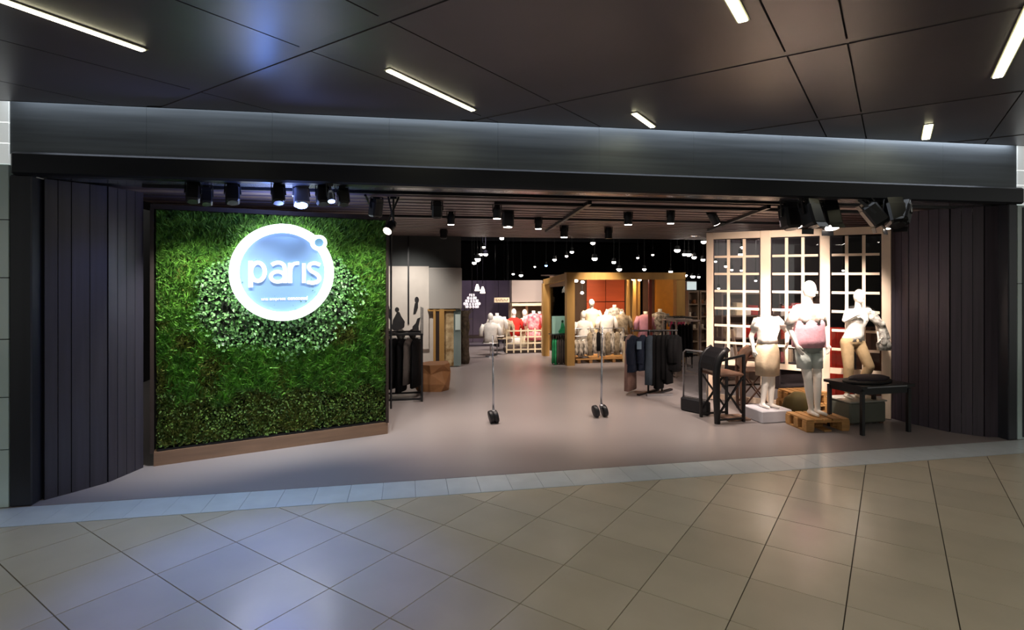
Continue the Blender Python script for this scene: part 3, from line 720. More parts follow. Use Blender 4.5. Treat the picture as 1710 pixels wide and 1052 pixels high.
# --- second mannequin
m2 = empty('mannequin', back(PB,.26)+Vector((-.12,0,.162)), R(4), 'tall white mannequin with egg head in pink top and pale shorts on pallet', 'mannequin')
m2.scale = (1.03,1.0,1.0)
J2 = dict(ell=(-.25,.06,1.16), wrl=(-.22,-.05,.93), elr=(.25,.06,1.16), wrr=(.22,-.06,.93), hil=(-.09,0,.90), knl=(-.045,-.03,.50), anl=(.035,.0,.09), hir=(.09,0,.90), knr=(.115,-.02,.50), anr=(.15,.02,.09))
remeshed('body', body_parts(True, J2), .0085, M['white'], m2)
cloth('pink_top', [(.90,0,0,.225,.155),(1.0,0,0,.22,.155),(1.12,0,0,.205,.15),(1.22,0,-.01,.20,.155),(1.27,0,-.01,.17,.13)], fb['pink'], m2, .035, 11)
cloth('shawl', [(1.21,0,-.005,.192,.155),(1.32,0,0,.195,.14),(1.41,0,0,.185,.10),(1.465,0,0,.09,.08)], fb['floral'], m2, .07, 7)
cloth('shorts', [(.83,0,0,.165,.13),(.90,0,0,.183,.14),(.95,0,0,.178,.135)], fb['grey'], m2, .02)
for s_ in (-1, 1):
    cloth('short_leg', [(.62,s_*.085+.01,-.005,.088,.088),(.86,s_*.088,0,.098,.10)], fb['paleg'] if s_ > 0 else fb['paleg'], m2, .03, 5)
    sh = Vector((s_*.165,0,1.42)); el = Vector(J2['ell' if s_ < 0 else 'elr']); MB().tube([sh, sh.lerp(el,.5), sh.lerp(el,.95)], [.060,.068,.072], 14).build('sleeve', fb['floral'], m2, True)
# --- third mannequin on a grey box behind the table
PD = fl(1430, 709)
e = empty('plinth', back(PD,.22), R(2), 'grey green box plinth with pale rim under the black table, below leaning mannequin', 'plinth')
MB().box((0,0,.16), (.58,.40,.28), bev=.02).build('box', mat('plinth_grey', (110,112,100), .45), e)
MB().box((0,0,.309), (.60,.42,.022), bev=.008).build('rim', mat('plinth_rim', (190,190,180), .4), e)
for xx in (-.24,.24):
    for yy in (-.15,.15): MB().box((xx,yy,.01), (.05,.05,.02)).build('foot', M['brown'], e)
m3 = empty('mannequin', back(PD,.22)+Vector((-.03,0,.322)), R(-8), 'leaning white mannequin in white tank top and tan trousers behind black table', 'mannequin')
m3.scale = (.88,.88,.84)
J3 = dict(pel=(-.03,0,.95), wai=(.00,0,1.10), rib=(.03,0,1.26), shl=(-.11,0,1.40), shr=(.22,0,1.42), neck=(.06,0,1.50), head=(.07,-.01,1.655), ell=(-.20,-.06,1.27), wrl=(-.09,-.16,1.36),
          elr=(.36,-.02,1.20), wrr=(.28,-.16,1.02), hil=(-.12,0,.90), knl=(-.12,-.04,.50), anl=(-.10,.02,.09), hir=(.06,0,.90), knr=(.14,-.14,.53), anr=(.07,.0,.09))
remeshed('body', body_parts(True, J3), .0085, M['white'], m3)
cloth('tank_top', [(.93,-.03,0,.172,.125),(1.05,-.005,0,.142,.102),(1.15,.01,0,.14,.104),(1.27,.03,-.012,.168,.13),(1.36,.05,-.005,.15,.10),(1.44,.06,0,.10,.07)], fb['white'], m3, .02)
tp = [ico((-.03,0,.93), 1, (.178,.128,.11))]
for a in 'lr':
    h, k, an = Vector(J3['hi'+a]), Vector(J3['kn'+a]), Vector(J3['an'+a]); tp += [caps(h, k, .098, .075), caps(k, an+Vector((0,0,.03)), .074, .058)]
remeshed('trousers', tp, .012, fb['tan'], m3)
sp = [caps((.25,-.05,1.36),(.33,-.16,1.16),.07,.055), caps((.33,-.16,1.16),(.30,-.22,.92),.05,.06), caps((.36,-.12,1.20),(.40,-.18,1.0),.045,.04), caps((.22,-.10,1.30),(.30,-.2,1.22),.05,.05)]
remeshed('draped_scarf', sp, .014, fb['scarf'], m3)
bgm = empty('handbag', m3.matrix_basis @ Vector((.33,-.20,.80)), R(-10), 'small patterned beige bag hanging from the hand of the leaning mannequin', 'bag')
MB().loft([(0,0,0,.09,.045),(.08,0,0,.10,.05),(.15,0,0,.07,.03)], 20, .04, 5).build('pouch', fb['scarf'], bgm, True)
MB().tube([(-.06,0,.14),(-.04,0,.22),(.04,0,.22),(.06,0,.14)], .006, 6).build('strap', M['brown'], bgm)

# ================================================================== LATTICE SCREEN
SA_, SB_ = fl(1178, 666), fl(1489, 701)
ls = empty('lattice_screen', (SA_.x, SA_.y, 0), math.atan2(SB_.y-SA_.y, SB_.x-SA_.x), 'tall cream painted folding lattice screen with small glass panes behind the mannequins', 'screen')
SD = (SB_-SA_).normalized()
def sx(px): q, t = ontoline(px, SA_, SB_); return (Vector((q.x, q.y, 0))-SA_).dot(SD)
posts = [(1180,1191),(1270,1287),(1369,1386),(1472,1488)]
PX = [(sx(a), sx(b)) for a, b in posts]
for a, b in PX: MB().box(((a+b)/2, 0, 1.35), (b-a, .06, 2.68), bev=.006).build('post', M['cream'], ls)
Z0, Z1, NR = .66, 2.57, 7
pit = (Z1-Z0)/NR
for (a0, a1), (b0, b1) in zip(PX[:-1], PX[1:]):
    xa, xb = a1+.001, b0-.001
    MB().box(((xa+xb)/2, 0, 2.635), (xb-xa, .045, .105)).build('top_rail', M['cream'], ls)
    MB().box(((xa+xb)/2, 0, Z0-.04), (xb-xa, .045, .08)).build('bottom_rail', M['cream'], ls)
    w3 = (xb-xa)/3
    for k in (1, 2): MB().box((xa+w3*k, 0, (Z0+Z1)/2), (.042, .036, Z1-Z0)).build('upright_bar', M['cream'], ls)
    for k in range(1, NR):
        for q in range(3): MB().box((xa+w3*(q+.5), 0, Z0+pit*k), (w3-.042 if True else 0, .032, .036)).build('cross_bar', M['cream'], ls)
    for k in range(NR):
        for q in range(3):
            MB().box((xa+w3*(q+.5), .008, Z0+pit*(k+.5)), (w3-.040, .004, pit-.034)).build('pane', M['pane'], ls)
# low lower rail of the screen
for (a0, a1), (b0, b1) in zip(PX[:-1], PX[1:]): MB().box(((a1+b0)/2, 0, .06), (b0-a1-.002, .04, .08)).build('foot_rail', M['cream'], ls)

# ================================================================== TABLE, HIGH CHAIRS
TF, TG = fl(1440, 727), fl(1517, 721)
tb = empty('table', TF, math.atan2(TG.y-TF.y, TG.x-TF.x), 'black square legged table at right with folded black cloth on top', 'table')
tw = (TG-TF).length; td = .46
for x_, y_ in ((0,0),(tw,0),(0-.06,td),(tw-.06,td)): MB().box((x_, y_, .28), (.045,.045,.56), bev=.004).build('leg', M['black'], tb)
MB().prism([(-.05,-.05),(tw+.05,-.05),(tw-.01,td+.05),(-.11,td+.05)], .585, .62).build('table_top', M['black'], tb)
for p, q in (((0,0),(tw,0)),((-.06,td),(tw-.06,td)),((0,0),(-.06,td)),((tw,0),(tw-.06,td))): MB().bar((*p,.545),(*q,.545), .02, .08).build('apron', M['black'], tb)
MB().box((tw*.45,-.057,.605), (tw*.85,.012,.012)).build('metal_edge', M['silver'], tb)
tc = empty('folded_cloth', (TF.x+.28, TF.y+.22, .622), R(10), 'dark folded cloth and tray lying on the black table top', 'cloth')
MB().loft([(0,0,0,.36,.20),(.02,0,0,.37,.21),(.03,0,0,.35,.19)], 28, .02, 5).build('tray', M['blackm'], tc, True)
MB().loft([(.03,.05,.02,.30,.16),(.05,.06,.02,.30,.16),(.065,.05,.03,.26,.13)], 28, .10, 9).build('cloth_fold', fabric('dusk',(58,54,60)), tc, True)

def high_chair(loc, rz, s, m, label, group=None):
    e = empty('high_chair', loc, rz, label, 'chair', group); e.scale = (s,)*3
    for y_ in (0, .38):
        MB().tube([(0,y_,0),(-.01,y_,.3),(-.015,y_,.62),(-.01,y_,.78),(.03,y_,.90),(.09,y_,.97),(.17,y_,1.02)], [.040,.046,.050,.052,.050,.046,.038] if y_ == 0 else [.024,.026,.03,.03,.03,.028,.024], 8).build('back_leg', m, e, True)
        MB().box((.42,y_,.47), (.032,.035,.94)).build('front_post', m, e)
        MB().bar((.02,y_,.86),(.43,y_,.93), .03, .03).build('armrest', m, e)
        MB().bar((.02,y_,.12),(.40,y_,.62), .028, .02).build('cross_brace', m, e)
        MB().bar((.40,y_+.012,.12),(.02,y_+.012,.62), .028, .02).build('cross_brace', m, e)
        MB().bar((0,y_,.05),(.42,y_,.05), .02, .025).build('foot_rail', m, e)
    MB().box((.21,.19,.66), (.42,.42,.035), bev=.01).build('seat', M['brown'] if m is M['black'] else m, e)
    v = [] ; b = MB()
    for zz, xx in ((.72,-.012),(.80,-.005),(.90,.03),(.97,.09),(1.02,.16)): v.append((xx, zz))
    vs = []; 
    for xx, zz in v: vs += [(xx-.02,.02,zz),(xx+.015,.02,zz-.01),(xx+.015,.36,zz-.01),(xx-.02,.36,zz)]
    fs = []
    for i in range(4):
        for q in range(4): fs.append((4*i+q, 4*i+(q+1)%4, 4*i+4+(q+1)%4, 4*i+4+q))
    fs += [(3,2,1,0),(16,17,18,19)]
    b.add(vs, fs).build('backrest', m, e); return e
hc = fl(1191, 708)
high_chair((hc.x+.06, hc.y+.0, 0), R(4), .98, M['black'], 'black high chair with curved back and crossed braces left of the white plinth')
hc2 = fl(1250, 690)
high_chair((hc2.x-.08, hc2.y, 0), R(-20), .92, M['brown'], 'brown bentwood high chair partly hidden behind the headless mannequin')
q = fl(1228, 700)
tag(MB().box((0,0,.012), (.34,.30,.022)).build('floor_mat', fabric('matc',(150,122,104),(70,56,50),scale=12), loc=(q.x, q.y+.04, .001)), 'small mottled brown mat on the floor under the black high chair', 'mat')
# security pedestal
sgp = fl(1161, 689)
e = empty('security_pedestal', (sgp.x, sgp.y, 0), R(-62), 'clear acrylic security gate panel with heavy black base left of the screen', 'security gate')
MB().box((0,0,.10), (.46,.09,.20), bev=.02).build('base', M['rubber'], e)
MB().box((0,0,.54), (.40,.02,.66), bev=.006).build('panel', M['clear'], e)
MB().tube([(-.20,0,.18),(-.20,0,.86),(-.16,0,.90),(.16,0,.90),(.20,0,.86),(.20,0,.18)], .012, 8).build('frame', M['silver'], e, True)

# chrome poles
def pole(pxb, pyb, ytop, pxt, label, two):
    p = fl(pxb, pyb); t = (p.x*sa+p.y*ca); ztop = H-(ytop-HY)*t/FPX
    e = empty('display_pole', p, R(5), label, 'pole', 'chrome poles on black wheels standing in the entrance')
    dx = (pxt-pxb)*t/FPX
    MB().tube([(0,0,.12),(dx*.3,0,.5),(dx,0,ztop)], [.016,.014,.010], 10).build('pole', M['chrome'], e, True)
    for k in ([-.03, .03] if not two else [-.085, .045]):
        MB().loft([(-.03,0,0,.078,.078),(-.022,0,0,.085,.085),(.022,0,0,.085,.085),(.03,0,0,.078,.078)], 20, T=Matrix.Translation((k,0,.085)) @ Matrix.Rotation(R(78), 4, 'Y')).build('wheel', M['rubber'], e, True)
    MB().box((0,0,.15), (.05,.05,.05), bev=.01).build('bracket', M['silver'], e)
pole(824, 706, 560, 823, 'chrome pole on black wheel standing left in the entrance', False)
pole(1004, 696, 545, 1006, 'chrome pole on double black wheels before the gold kiosk', True)

# ================================================================== DEEP SHOP: LEFT SIDE
grey_up = mat('shaded_upper_wall', (66,70,70), .75, var=.05)  # darker grey carries the shade above the wall's light scallop
beige_w = mat('warm_white_wall', (206,198,188), .75, var=.03)
photo_b = mat('photo_dark_ink', (26,24,26), .6, var=.5, scale=7)
photo_g = mat('photo_grey_ink', (120,116,112), .6, var=.35, scale=9)
YW = 12.3
wl = empty('wall_inner_left', (0,0,0), kind='structure')
xr = atY(770, 500, YW).x
MB().box(((-1.6+xr)/2, YW+.06, 2.53), (xr+1.6, .12, .72)).build('upper_wall', grey_up, wl)
MB().box(((-1.6+xr)/2, YW+.06, 1.085), (xr+1.6, .12, 2.17)).build('lower_wall', beige_w, wl)
def wz(py, Y=YW, px=700): return atY(px, py, Y).z
def wx(px, Y=YW): return atY(px, 500, Y).x
MB().box(((wx(638)+wx(716))/2, YW-.03, 1.30), (wx(716)-wx(638), .05, 1.80)).build('print_board', beige_w, wl)
MB().box(((wx(716)+wx(770))/2, YW-.09, (wz(448)+wz(515))/2), (wx(770)-wx(716), .16, wz(448)-wz(515))).build('bulkhead', mat('bulkhead_grey', (160,156,150), .7), wl)
MB().box((wx(682), YW-.065, 1.9), (.035, .02, 1.9)).build('black_upright', M['black'], wl)
def print_fig(name, polys, m_, label, Y=YW-.062):
    cx = sum(p[0] for p in polys[0])/len(polys[0])
    o = MB()
    for poly in polys: o.plate([(atY(px, py, Y).x, atY(px, py, Y).z) for px, py in poly][::-1], -.003, .003)
    o = o.build(name, m_); o.location = (0, Y, 0); return tag(o, label, 'photo print', 'black and white photo prints on the pale wall')
def blob(cx, cy, rx, ry, n=14): return [(cx+rx*math.cos(2*PI*k/n), cy+ry*math.sin(2*PI*k/n)) for k in range(n)]
print_fig('photo_print', [[(663,521),(667,521),(670,528),(676,537),(675,546),(671,549),(669,553),(658,552),(654,548),(656,535),(660,527)], blob(663,517,3.6,4)], photo_b, 'photo print of a woman in a dark coat, middle of the pale wall')
print_fig('photo_print', [[(641,500),(646,503),(650,512),(653,524),(652,534),(648,528),(644,518),(638,512)], [(645,556),(650,548),(652,553),(648,559)]], photo_b, 'photo print fragment of a dark sleeve at the green wall edge')
print_fig('photo_print', [blob(696,501,3.6,5.5), [(693,506),(698,506),(698,514),(694,524),(690,525),(691,516)], [(697,532),(702,530),(699,545),(700,556),(694,558),(688,552),(689,545),(694,540)]], photo_b, 'photo print of a dark haired woman on the right half of the pale wall')
print_fig('photo_print', [[(702,512),(707,514),(707,560),(700,560),(702,540)]], photo_g, 'grey textured print strip at the right edge of the photo wall')
# gold framed alcove
ga = empty('framed_mirror', (wx(737), YW-.14, 0), 0, 'gold timber frame with tilted board and mirrors beside the photo wall', 'mirror')
def gx(px): return wx(px)-wx(737)
zb_, zt_ = 0.0, wz(516)
for a, b in ((723,727),(733,741)): MB().box(((gx(a)+gx(b))/2, 0, (zb_+zt_)/2+.02), (gx(b)-gx(a), .05, zt_-.04)).build('frame_post', M['gold'], ga)
MB().box(((gx(741)+gx(757))/2, .06, zt_/2), (gx(757)-gx(741), .03, zt_-.04)).build('patterned_panel', fabric('panelp',(210,190,150),(120,90,50),scale=7), ga)
MB().box(((gx(757)+gx(769))/2, .06, zt_/2), (gx(769)-gx(757), .03, zt_-.04)).build('mirror_panel', mat('mirror_pale', (150,170,168), .15, .6), ga)
MB().box(((gx(757)+gx(769))/2+.01, .03, .98), (.11, .02, .34)).build('pale_print', mat('pale_print', (205,222,218), .5), ga)
MB().box(((gx(727)+gx(733))/2, .03, zt_/2), (gx(733)-gx(727), .03, zt_-.04)).build('dark_slot', M['darkframe'], ga)
MB().box((.0, .03, zt_-.02), (gx(769)-gx(723), .07, .04)).build('top_rail', M['gold'], ga)
pl_ = fl(777, 608)
e = empty('bark_pillar', (pl_.x, pl_.y+.1, 0), 0, 'rough bark clad pillar with dry twigs beside the gold framed mirror', 'pillar')
MB().loft([(z_, .01*math.sin(z_*9), 0, .095+.012*math.sin(z_*17), .10) for z_ in [k*.1 for k in range(0,13)]], 16, .10, 6).build('trunk', mat('bark', (92,80,66), .85, var=.45, scale=14, bump=.6, bscale=20), e, True)
mbt = MB(); rr = random.Random(3)
for k in range(26):
    a = rr.random()*2*PI; z_ = .5+rr.random()*.75; p = Vector((.08*math.cos(a), .08*math.sin(a), z_)); q = p+Vector((math.cos(a)*.12, math.sin(a)*.12, .10*rr.random()+.04))
    mbt.tube([p, p.lerp(q,.5)+Vector((0,0,.03)), q], [.006,.005,.003], 4)
tg = mbt.build('twigs', mat('twig', (120,112,70), .8), e); tg['kind'] = 'stuff'
# faceted wooden rock
rk = fl(726, 656); rng3 = random.Random(5)
m = MB(); 
ring0 = [(.30*math.cos(a)*(1+.15*rng3.uniform(-1,1)), .24*math.sin(a)*(1+.15*rng3.uniform(-1,1))) for a in [2*PI*k/7 for k in range(7)]]
vs = []
for z_, sc_ in ((0,.80),(.16,1.05),(.33,.85),(.47,1.0)):
    for x_, y_ in ring0: vs.append((x_*sc_*(1+.24*rng3.uniform(-1,1)), y_*sc_*(1+.22*rng3.uniform(-1,1)), z_+(rng3.uniform(-.03,.03) if 0 < z_ < .4 else 0)))
fs = [tuple(range(6,-1,-1)), tuple(range(21,28))]
for j in range(3):
    for k in range(7):
        a, b, c_, d = j*7+k, j*7+(k+1)%7, (j+1)*7+(k+1)%7, (j+1)*7+k
        fs += [(a,b,c_),(a,c_,d)] if (j+k)%2 else [(a,b,d),(b,c_,d)]
o = m.add(vs, fs).build('faceted_stool', mat('folded_kraft', (166,116,74), .6, var=.12), loc=(rk.x, rk.y+.22, .0)); tag(o, 'faceted brown folded block on the floor right of the black clothes rack', 'stool')
bk = fl(713, 612)
tag(MB().box((0,0,.13), (.34,.3,.26), bev=.02).build('storage_box', M['blackm'], loc=(bk.x-.02, bk.y+.3, 0)), 'low black box on the floor between clothes rack and faceted block', 'box')

# --- clothes on hangers
def hung(parent_loc, rz, top, length, wd, th, m_, name, label, cat, group, sleeves=True, hook=True):
    """garment seen from the side or front hanging from a rail at z=top"""
    e = empty(name, parent_loc, rz, label, cat, group)
    z = top-.10
    rg = [(z-length,0,0,wd*.50,th*1.1),(z-length*.6,0,0,wd*.47,th*1.1),(z-length*.3,0,0,wd*.44,th),(z-.06,0,0,wd*.45,th),(z-.01,0,0,wd*.34,th*.8),(z+.025,0,0,wd*.12,th*.5)]
    MB().loft(rg, 22, .09, 5, random.random()*6).build('fabric', m_, e, True)
    if sleeves:
        for s_ in (-1, 1): MB().tube([(s_*wd*.40,0,z-.03),(s_*wd*.50,0,z-.22),(s_*wd*.52,-.01,z-.42)], [th*.8,th*.9,th*.8], 8).build('sleeve', m_, e, True)
    if hook: MB().tube([(0,0,z+.02),(0,0,top-.012),(0,.012,top+.006),(0,0,top+.018)], .0035, 5).build('hook', M['silver'], e)
    return e
def rack(name, loc, rz, w_, h_, d_, m_, label, top_shelf=False, group=None):
    e = empty(name, loc, rz, label, 'clothes rack', group)
    for s_ in (-1, 1):
        for y_ in (-d_/2, d_/2): MB().box((s_*w_/2, y_, h_/2), (.028,.028,h_)).build('leg', m_, e)
        MB().box((s_*w_/2, 0, .045), (.026, d_-.03, .03)).build('foot_bar', m_, e); MB().box((s_*w_/2, 0, h_-.013), (.026, d_-.03, .026)).build('end_bar', m_, e)
    MB().tube([(-w_/2,0,h_-.015),(w_/2,0,h_-.015)], .012, 8).build('rail', m_, e)
    for y_ in (-d_/2, d_/2):
        MB().box((0,y_,.045), (w_-.03,.024,.03)).build('base_bar', m_, e)
        MB().box((0,y_,h_-.013), (w_-.03,.024,.026)).build('top_bar', m_, e)
    return e
# left black rack
rl = fl(672, 672); rw = 1.0; rcx = fl(705,672).x-.5
rack('clothes_rack', (rcx, rl.y+.25, 0), 0, rw, 1.08, .5, M['black'], 'black square tube clothes rack with black garments right of the green wall')
cols = ['blackc','blackc','charcoal','blackc','blackc','blackc','charcoal','blackc']
for k, cn in enumerate(cols):
    x_ = rcx-.40+.115*k
    hung((x_, rl.y+.25, 0), R(90-22), 1.055, .70+.06*(k%3), .40, .05, fb[cn], 'hanging_garment', ('dark grey' if cn == 'charcoal' else 'black')+' garment, '+ORD[k]+' on the black rack by the green wall', 'garment', 'garments on the left black rack', sleeves=False)
b_ = empty('shopping_basket', (rcx-.25, rl.y+.22, 0.0), 0, 'small pale box on floor under the left black clothes rack', 'box'); MB().box((0,0,.09), (.2,.22,.17), bev=.01).build('box', mat('pale_box', (180,172,164), .6), b_); MB().box((0,-.112,.09), (.1,.004,.06)).build('box_label', M['white'], b_)
# glass bowls and goods on a shelf above that rack
e = empty('glass_shelf', (rcx, rl.y+.86, 0), 0, 'dark narrow display shelf with metal frame behind the black rack', 'shelf')
MB().box((0,0,.90), (1.0,.3,.03)).build('shelf_board', M['black'], e)
for s_ in (-1,1):
    for y_ in (-.13,.13): MB().box((s_*.47,y_,.44), (.025,.025,.885)).build('leg', M['black'], e)
for k, (x_, r_, c_) in enumerate(((-.30,.09,'charcoal'),(-.05,.075,'white'),(.16,.085,'scarf'),(.36,.07,'charcoal'))):
    tag(MB().loft([(0,0,0,r_*.6,r_*.6),(.05,0,0,r_,r_),(.11,0,0,r_*.95,r_*.95),(.15,0,0,r_*.4,r_*.4)], 16, .04, 5).build('folded_hat', fb[c_], loc=(rcx+x_, rl.y+.86, .917)), ['dark hat at left end of the narrow shelf behind the rack','white hat on the narrow shelf behind the rack','patterned hat on the narrow shelf behind the rack','dark hat at right end of the narrow shelf behind the rack'][k], 'hat', 'hats on the narrow shelf')

# --- purple partition, pendant crystal lamp, low plants
pw = mat('plum_partition', (84,72,84), .75, var=.12, scale=3)
YP = 16.6; pt = empty('wall_partition', (0,0,0), kind='structure')
x0p, x1p = wx(768, YP), wx(935, YP)
n = 8
for k in range(n): MB().box((x0p+(x1p-x0p)*(k+.5)/n, YP, .93), ((x1p-x0p)/n-.01, .08, 1.84)).build('wall_panel', pw, pt)
p = atY(788, 512, 13.4)
e = empty('crystal_pendant', (p.x, p.y, p.z), 0, 'white cone shaped crystal pendant lamp hanging over the aisle', 'pendant lamp')
MB().tube([(0,0,.33),(0,0,3.52-p.z)], .008, 6).build('cord', M['black'], e)
cr = mat('crystal_glow', (235,225,225), .3, emit=.9, ecol=(240,225,230))
for j, (z_, r_) in enumerate(((.0,.15),(.07,.19),(.14,.145),(.21,.10),(.28,.05))):
    n = max(4, int(r_*90))
    mm = MB()
    for k in range(n):
        a = 2*PI*k/n+j*.3; mm.ell((r_*math.cos(a), r_*math.sin(a), z_), (.020,.020,.034), 6, 5)
    o = mm.build('crystal_tier', cr, e); o['kind'] = 'stuff'
MB().loft([(.0,0,0,.14,.14),(.32,0,0,.03,.03)], 12).build('frame', M['silver'], e)
for px_, py_ in ((806,486),(797,482)):
    p = atY(px_, py_, 15); e = empty('glass_pendant', (p.x, p.y, p.z), 0, ('right' if px_ > 800 else 'left')+' one of two small glowing glass pendants behind the crystal lamp', 'pendant lamp', 'small glass pendants')
    MB().tube([(0,0,.1),(0,0,3.52-p.z)], .006, 5).build('cord', M['black'], e); MB().loft([(-.06,0,0,.07,.07),(.04,0,0,.05,.05),(.12,0,0,.02,.02)], 10).build('shade', M['lensdim'], e)
e = empty('low_bench', (wx(800,15.6), 15.6, 0), 0, 'low dark bench before the plum partition', 'bench')
MB().box((0,0,.28), (1.3,.4,.06)).build('bench_top', M['darkframe'], e)
for s_ in (-1,1): MB().box((s_*.5,0,.125), (.1,.36,.25)).build('leg', M['black'], e)

# --- white/cream display bay with bright clothes
YB = 15.2; cb = mat('bay_cream', (228,212,180), .6); 
e = empty('display_bay', (0, 0, 0), 0, 'cream display bay with grey fascia left of the gold kiosk', 'display bay')
MB().box(((wx(853,YB)+wx(904,YB))/2, YB, (wz(468,YB,880)+wz(504,YB,880))/2), (wx(904,YB)-wx(853,YB), .3, wz(468,YB,880)-wz(504,YB,880))).build('fascia', mat('fascia_grey', (158,146,140), .7), e)
MB().box(((wx(853,YB)+wx(908,YB))/2, YB-.02, wz(508,YB,880)), (wx(908,YB)-wx(853,YB), .34, .07)).build('ledge', cb, e)
MB().box(((wx(853,YB)+wx(908,YB))/2, YB+.35, .70), (wx(908,YB)-wx(853,YB), .04, 1.38)).build('back_panel', mat('bay_back', (150,128,104), .7), e)
for px in (856, 881, 906): MB().box((wx(px,YB), YB+.12, .64), (.06,.06,1.28)).build('post', cb, e)
# low cream lattice fence before it
YL = 14.0; x0, x1 = wx(846,YL), wx(905,YL)
e = empty('low_lattice', ((x0+x1)/2, YL, 0), 0, 'low cream lattice fence in front of red and white clothes', 'fence')
for k in range(6): MB().box((-(x1-x0)/2+(x1-x0)*k/5, 0, .33), (.035,.03,.62)).build('upright_bar', cb, e)
for z_ in (.10,.26,.42,.58): MB().box((0,-.0,z_), (x1-x0,.026,.032)).build('cross_bar', cb, e)
MB().box((0,.25,.05), (x1-x0,.5,.09)).build('platform', M['darkframe'], e)
def bust(px, py_top, Y, h, top_m, bot_m, label, head=True, s=1., flare=1.2, zfoot=0., group='dressed display torsos deep in the shop'):
    """small dressed display torso on a stand; py_top = top of head or neck"""
    p = atY(px, py_top, Y); zt = p.z; e = empty('dressed_torso', (p.x, Y, zfoot), 0, label, 'mannequin', group)
    z = zt-zfoot-(.24*s if head else .08*s)      # shoulder height
    if head:
        MB().ell((0,0,z+.15*s), (.07*s,.08*s,.10*s), 10, 8).build('head', M['white'], e, True)
    MB().loft([(z-.03,0,0,.05*s,.05*s),(z+.08*s,0,0,.045*s,.045*s)], 10).build('neck', M['white'], e, True)
    MB().loft([(z-.48*s,0,0,.19*s,.11*s),(z-.34*s,0,0,.15*s,.10*s),(z-.14*s,0,0,.18*s,.12*s),(z-.04*s,0,0,.19*s,.09*s),(z+.01,0,0,.08*s,.06*s)], 16, .03, 5).build('top', fb[top_m], e, True)
    for s_ in (-1, 1): MB().tube([(s_*.17*s,0,z-.04*s),(s_*.23*s,0,z-.18*s),(s_*.24*s,-.02,z-.32*s)], [.05*s,.055*s,.05*s], 8).build('sleeve', fb[top_m], e, True)
    zb = max(.03, z-h)
    if bot_m: MB().loft([(zb,0,0,.19*s*flare,.12*s*flare),(z-.5*s,0,0,.19*s,.12*s),(z-.44*s,0,0,.16*s,.10*s)], 18, .07, 7).build('skirt', fb[bot_m], e, True)
    MB().tube([(0,0,.02),(0,0,z-.3*s)], .014, 6).build('stand', M['silver'], e); MB().loft([(0,0,0,.13,.13),(.02,0,0,.12,.12)], 16).build('foot', M['silver'], e)
    return e
bust(819,523,13.6,.50,'white','white','white shirt on a display torso at the left of the far white group', True)
bust(830,523,13.9,.50,'white','white','white jacket on a display torso, right of the far white group', False)
bust(842,529,14.5,.5,'patt','patt','patterned top on a display torso behind the white group', False)
bust(858,516,14.6,.75,'red','white','red top with white skirt in the cream display bay', True)
bust(876,517,14.8,.80,'cream','cream','cream dress in the middle of the cream display bay', True)
bust(891,519,14.5,.70,'coral','coral','coral red patterned dress at the right of the cream display bay', False)
bust(901,520,14.9,.70,'red','scarf','red and white outfit half behind the gold kiosk corner', False)
bust(848,545,14.7,.45,'blackc',None,'small dark top between the white group and the red skirt', False, .8)
tx_ = empty('hanging_sign', (wx(838,15.0), 15.0, 0), 0, 'small cream sign with dark lettering above the far white clothes', 'sign')
MB().box((0,0,(wz(497,15,838)+wz(505,15,838))/2), (.42,.02,.13)).build('board', cb, tx_); 
zl = (wz(497,15,838)+wz(505,15,838))/2; ml = MB()
for k, hh in enumerate((.07,.05,.05,.07,.05,.06,.05,.07)): ml.box((-.155+.044*k, -.012, zl-.035+hh/2), (.016, .004, hh)); ml.box((-.145+.044*k, -.012, zl-.03+(hh-.012)*(k%2)), (.03, .004, .012))
lt = ml.build('lettering', M['brown'], tx_.children[0]); lt['kind'] = 'stuff'
MB().tube([(-.18,0,wz(497,15,838)),(-.18,0,3.52)], .004, 4).build('wire', M['black'], tx_); MB().tube([(.18,0,wz(497,15,838)),(.18,0,3.52)], .004, 4).build('wire', M['black'], tx_)

# ================================================================== GOLD KIOSK
KA = fl(951, 610); KB = fl(1136, 607); YK = 11.95
xa, xb = wx(945,YK), wx(1141,YK); xp = wx(958,YK); xq = wx(1127,YK)
ztk = wz(455,YK,1000); zbk = wz(467,YK,1000)
kk = empty('gold_kiosk', (0,0,0), 0, 'gold timber framed kiosk with glass sides in the middle of the shop', 'kiosk')
MB().box(((xa+xp)/2, YK, zbk/2), (xp-xa, .17, zbk)).build('post', M['gold'], kk)
MB().box(((xq+xb)/2, YK, zbk/2), (xb-xq, .17, zbk)).build('post', M['gold'], kk)
MB().box(((xa+xb)/2, YK, (ztk+zbk)/2), (xb-xa+.02, .19, ztk-zbk)).build('front_beam', M['gold'], kk)
lp = fl(911, 594); lx, ly = lp.x, lp.y
MB().box((lx, ly, .90), (.16,.16,1.80)).build('post', M['gold'], kk)
MB().bar((xa+.09, YK+.09, (ztk+zbk)/2), (lx, ly, 1.83), .12, .14).build('side_beam', M['gold'], kk)
rx_, ry_ = xb+.15, YK+2.4
MB().box((rx_-.3, ry_, 1.0), (.14,.14,2.0)).build('post', M['gold'], kk)
MB().bar((xb-.09, YK+.09, ztk-.07), (rx_-.3, ry_, 2.0), .12, .14).build('side_beam', M['gold'], kk)
MB().prism([(xa+.1,YK+.1),(xb-.1,YK+.1),(rx_-.35,ry_),(lx+.05,ly+.7)], 1.985, 2.02).build('roof', M['darkframe'], kk)
MB().box(((lx+.35+rx_-.3)/2, ry_+.06, 1.0), (rx_-lx-.65, .06, 2.0)).build('back_wall', mat('kiosk_back', (74,52,36), .7), kk)
YR = ry_-.02
orm = mat('red_orange_panel', (196,84,44), .5, var=.12, scale=2, stretch=(.4,1,3)); orw = mat('ochre_wall', (206,132,36), .6, var=.08)
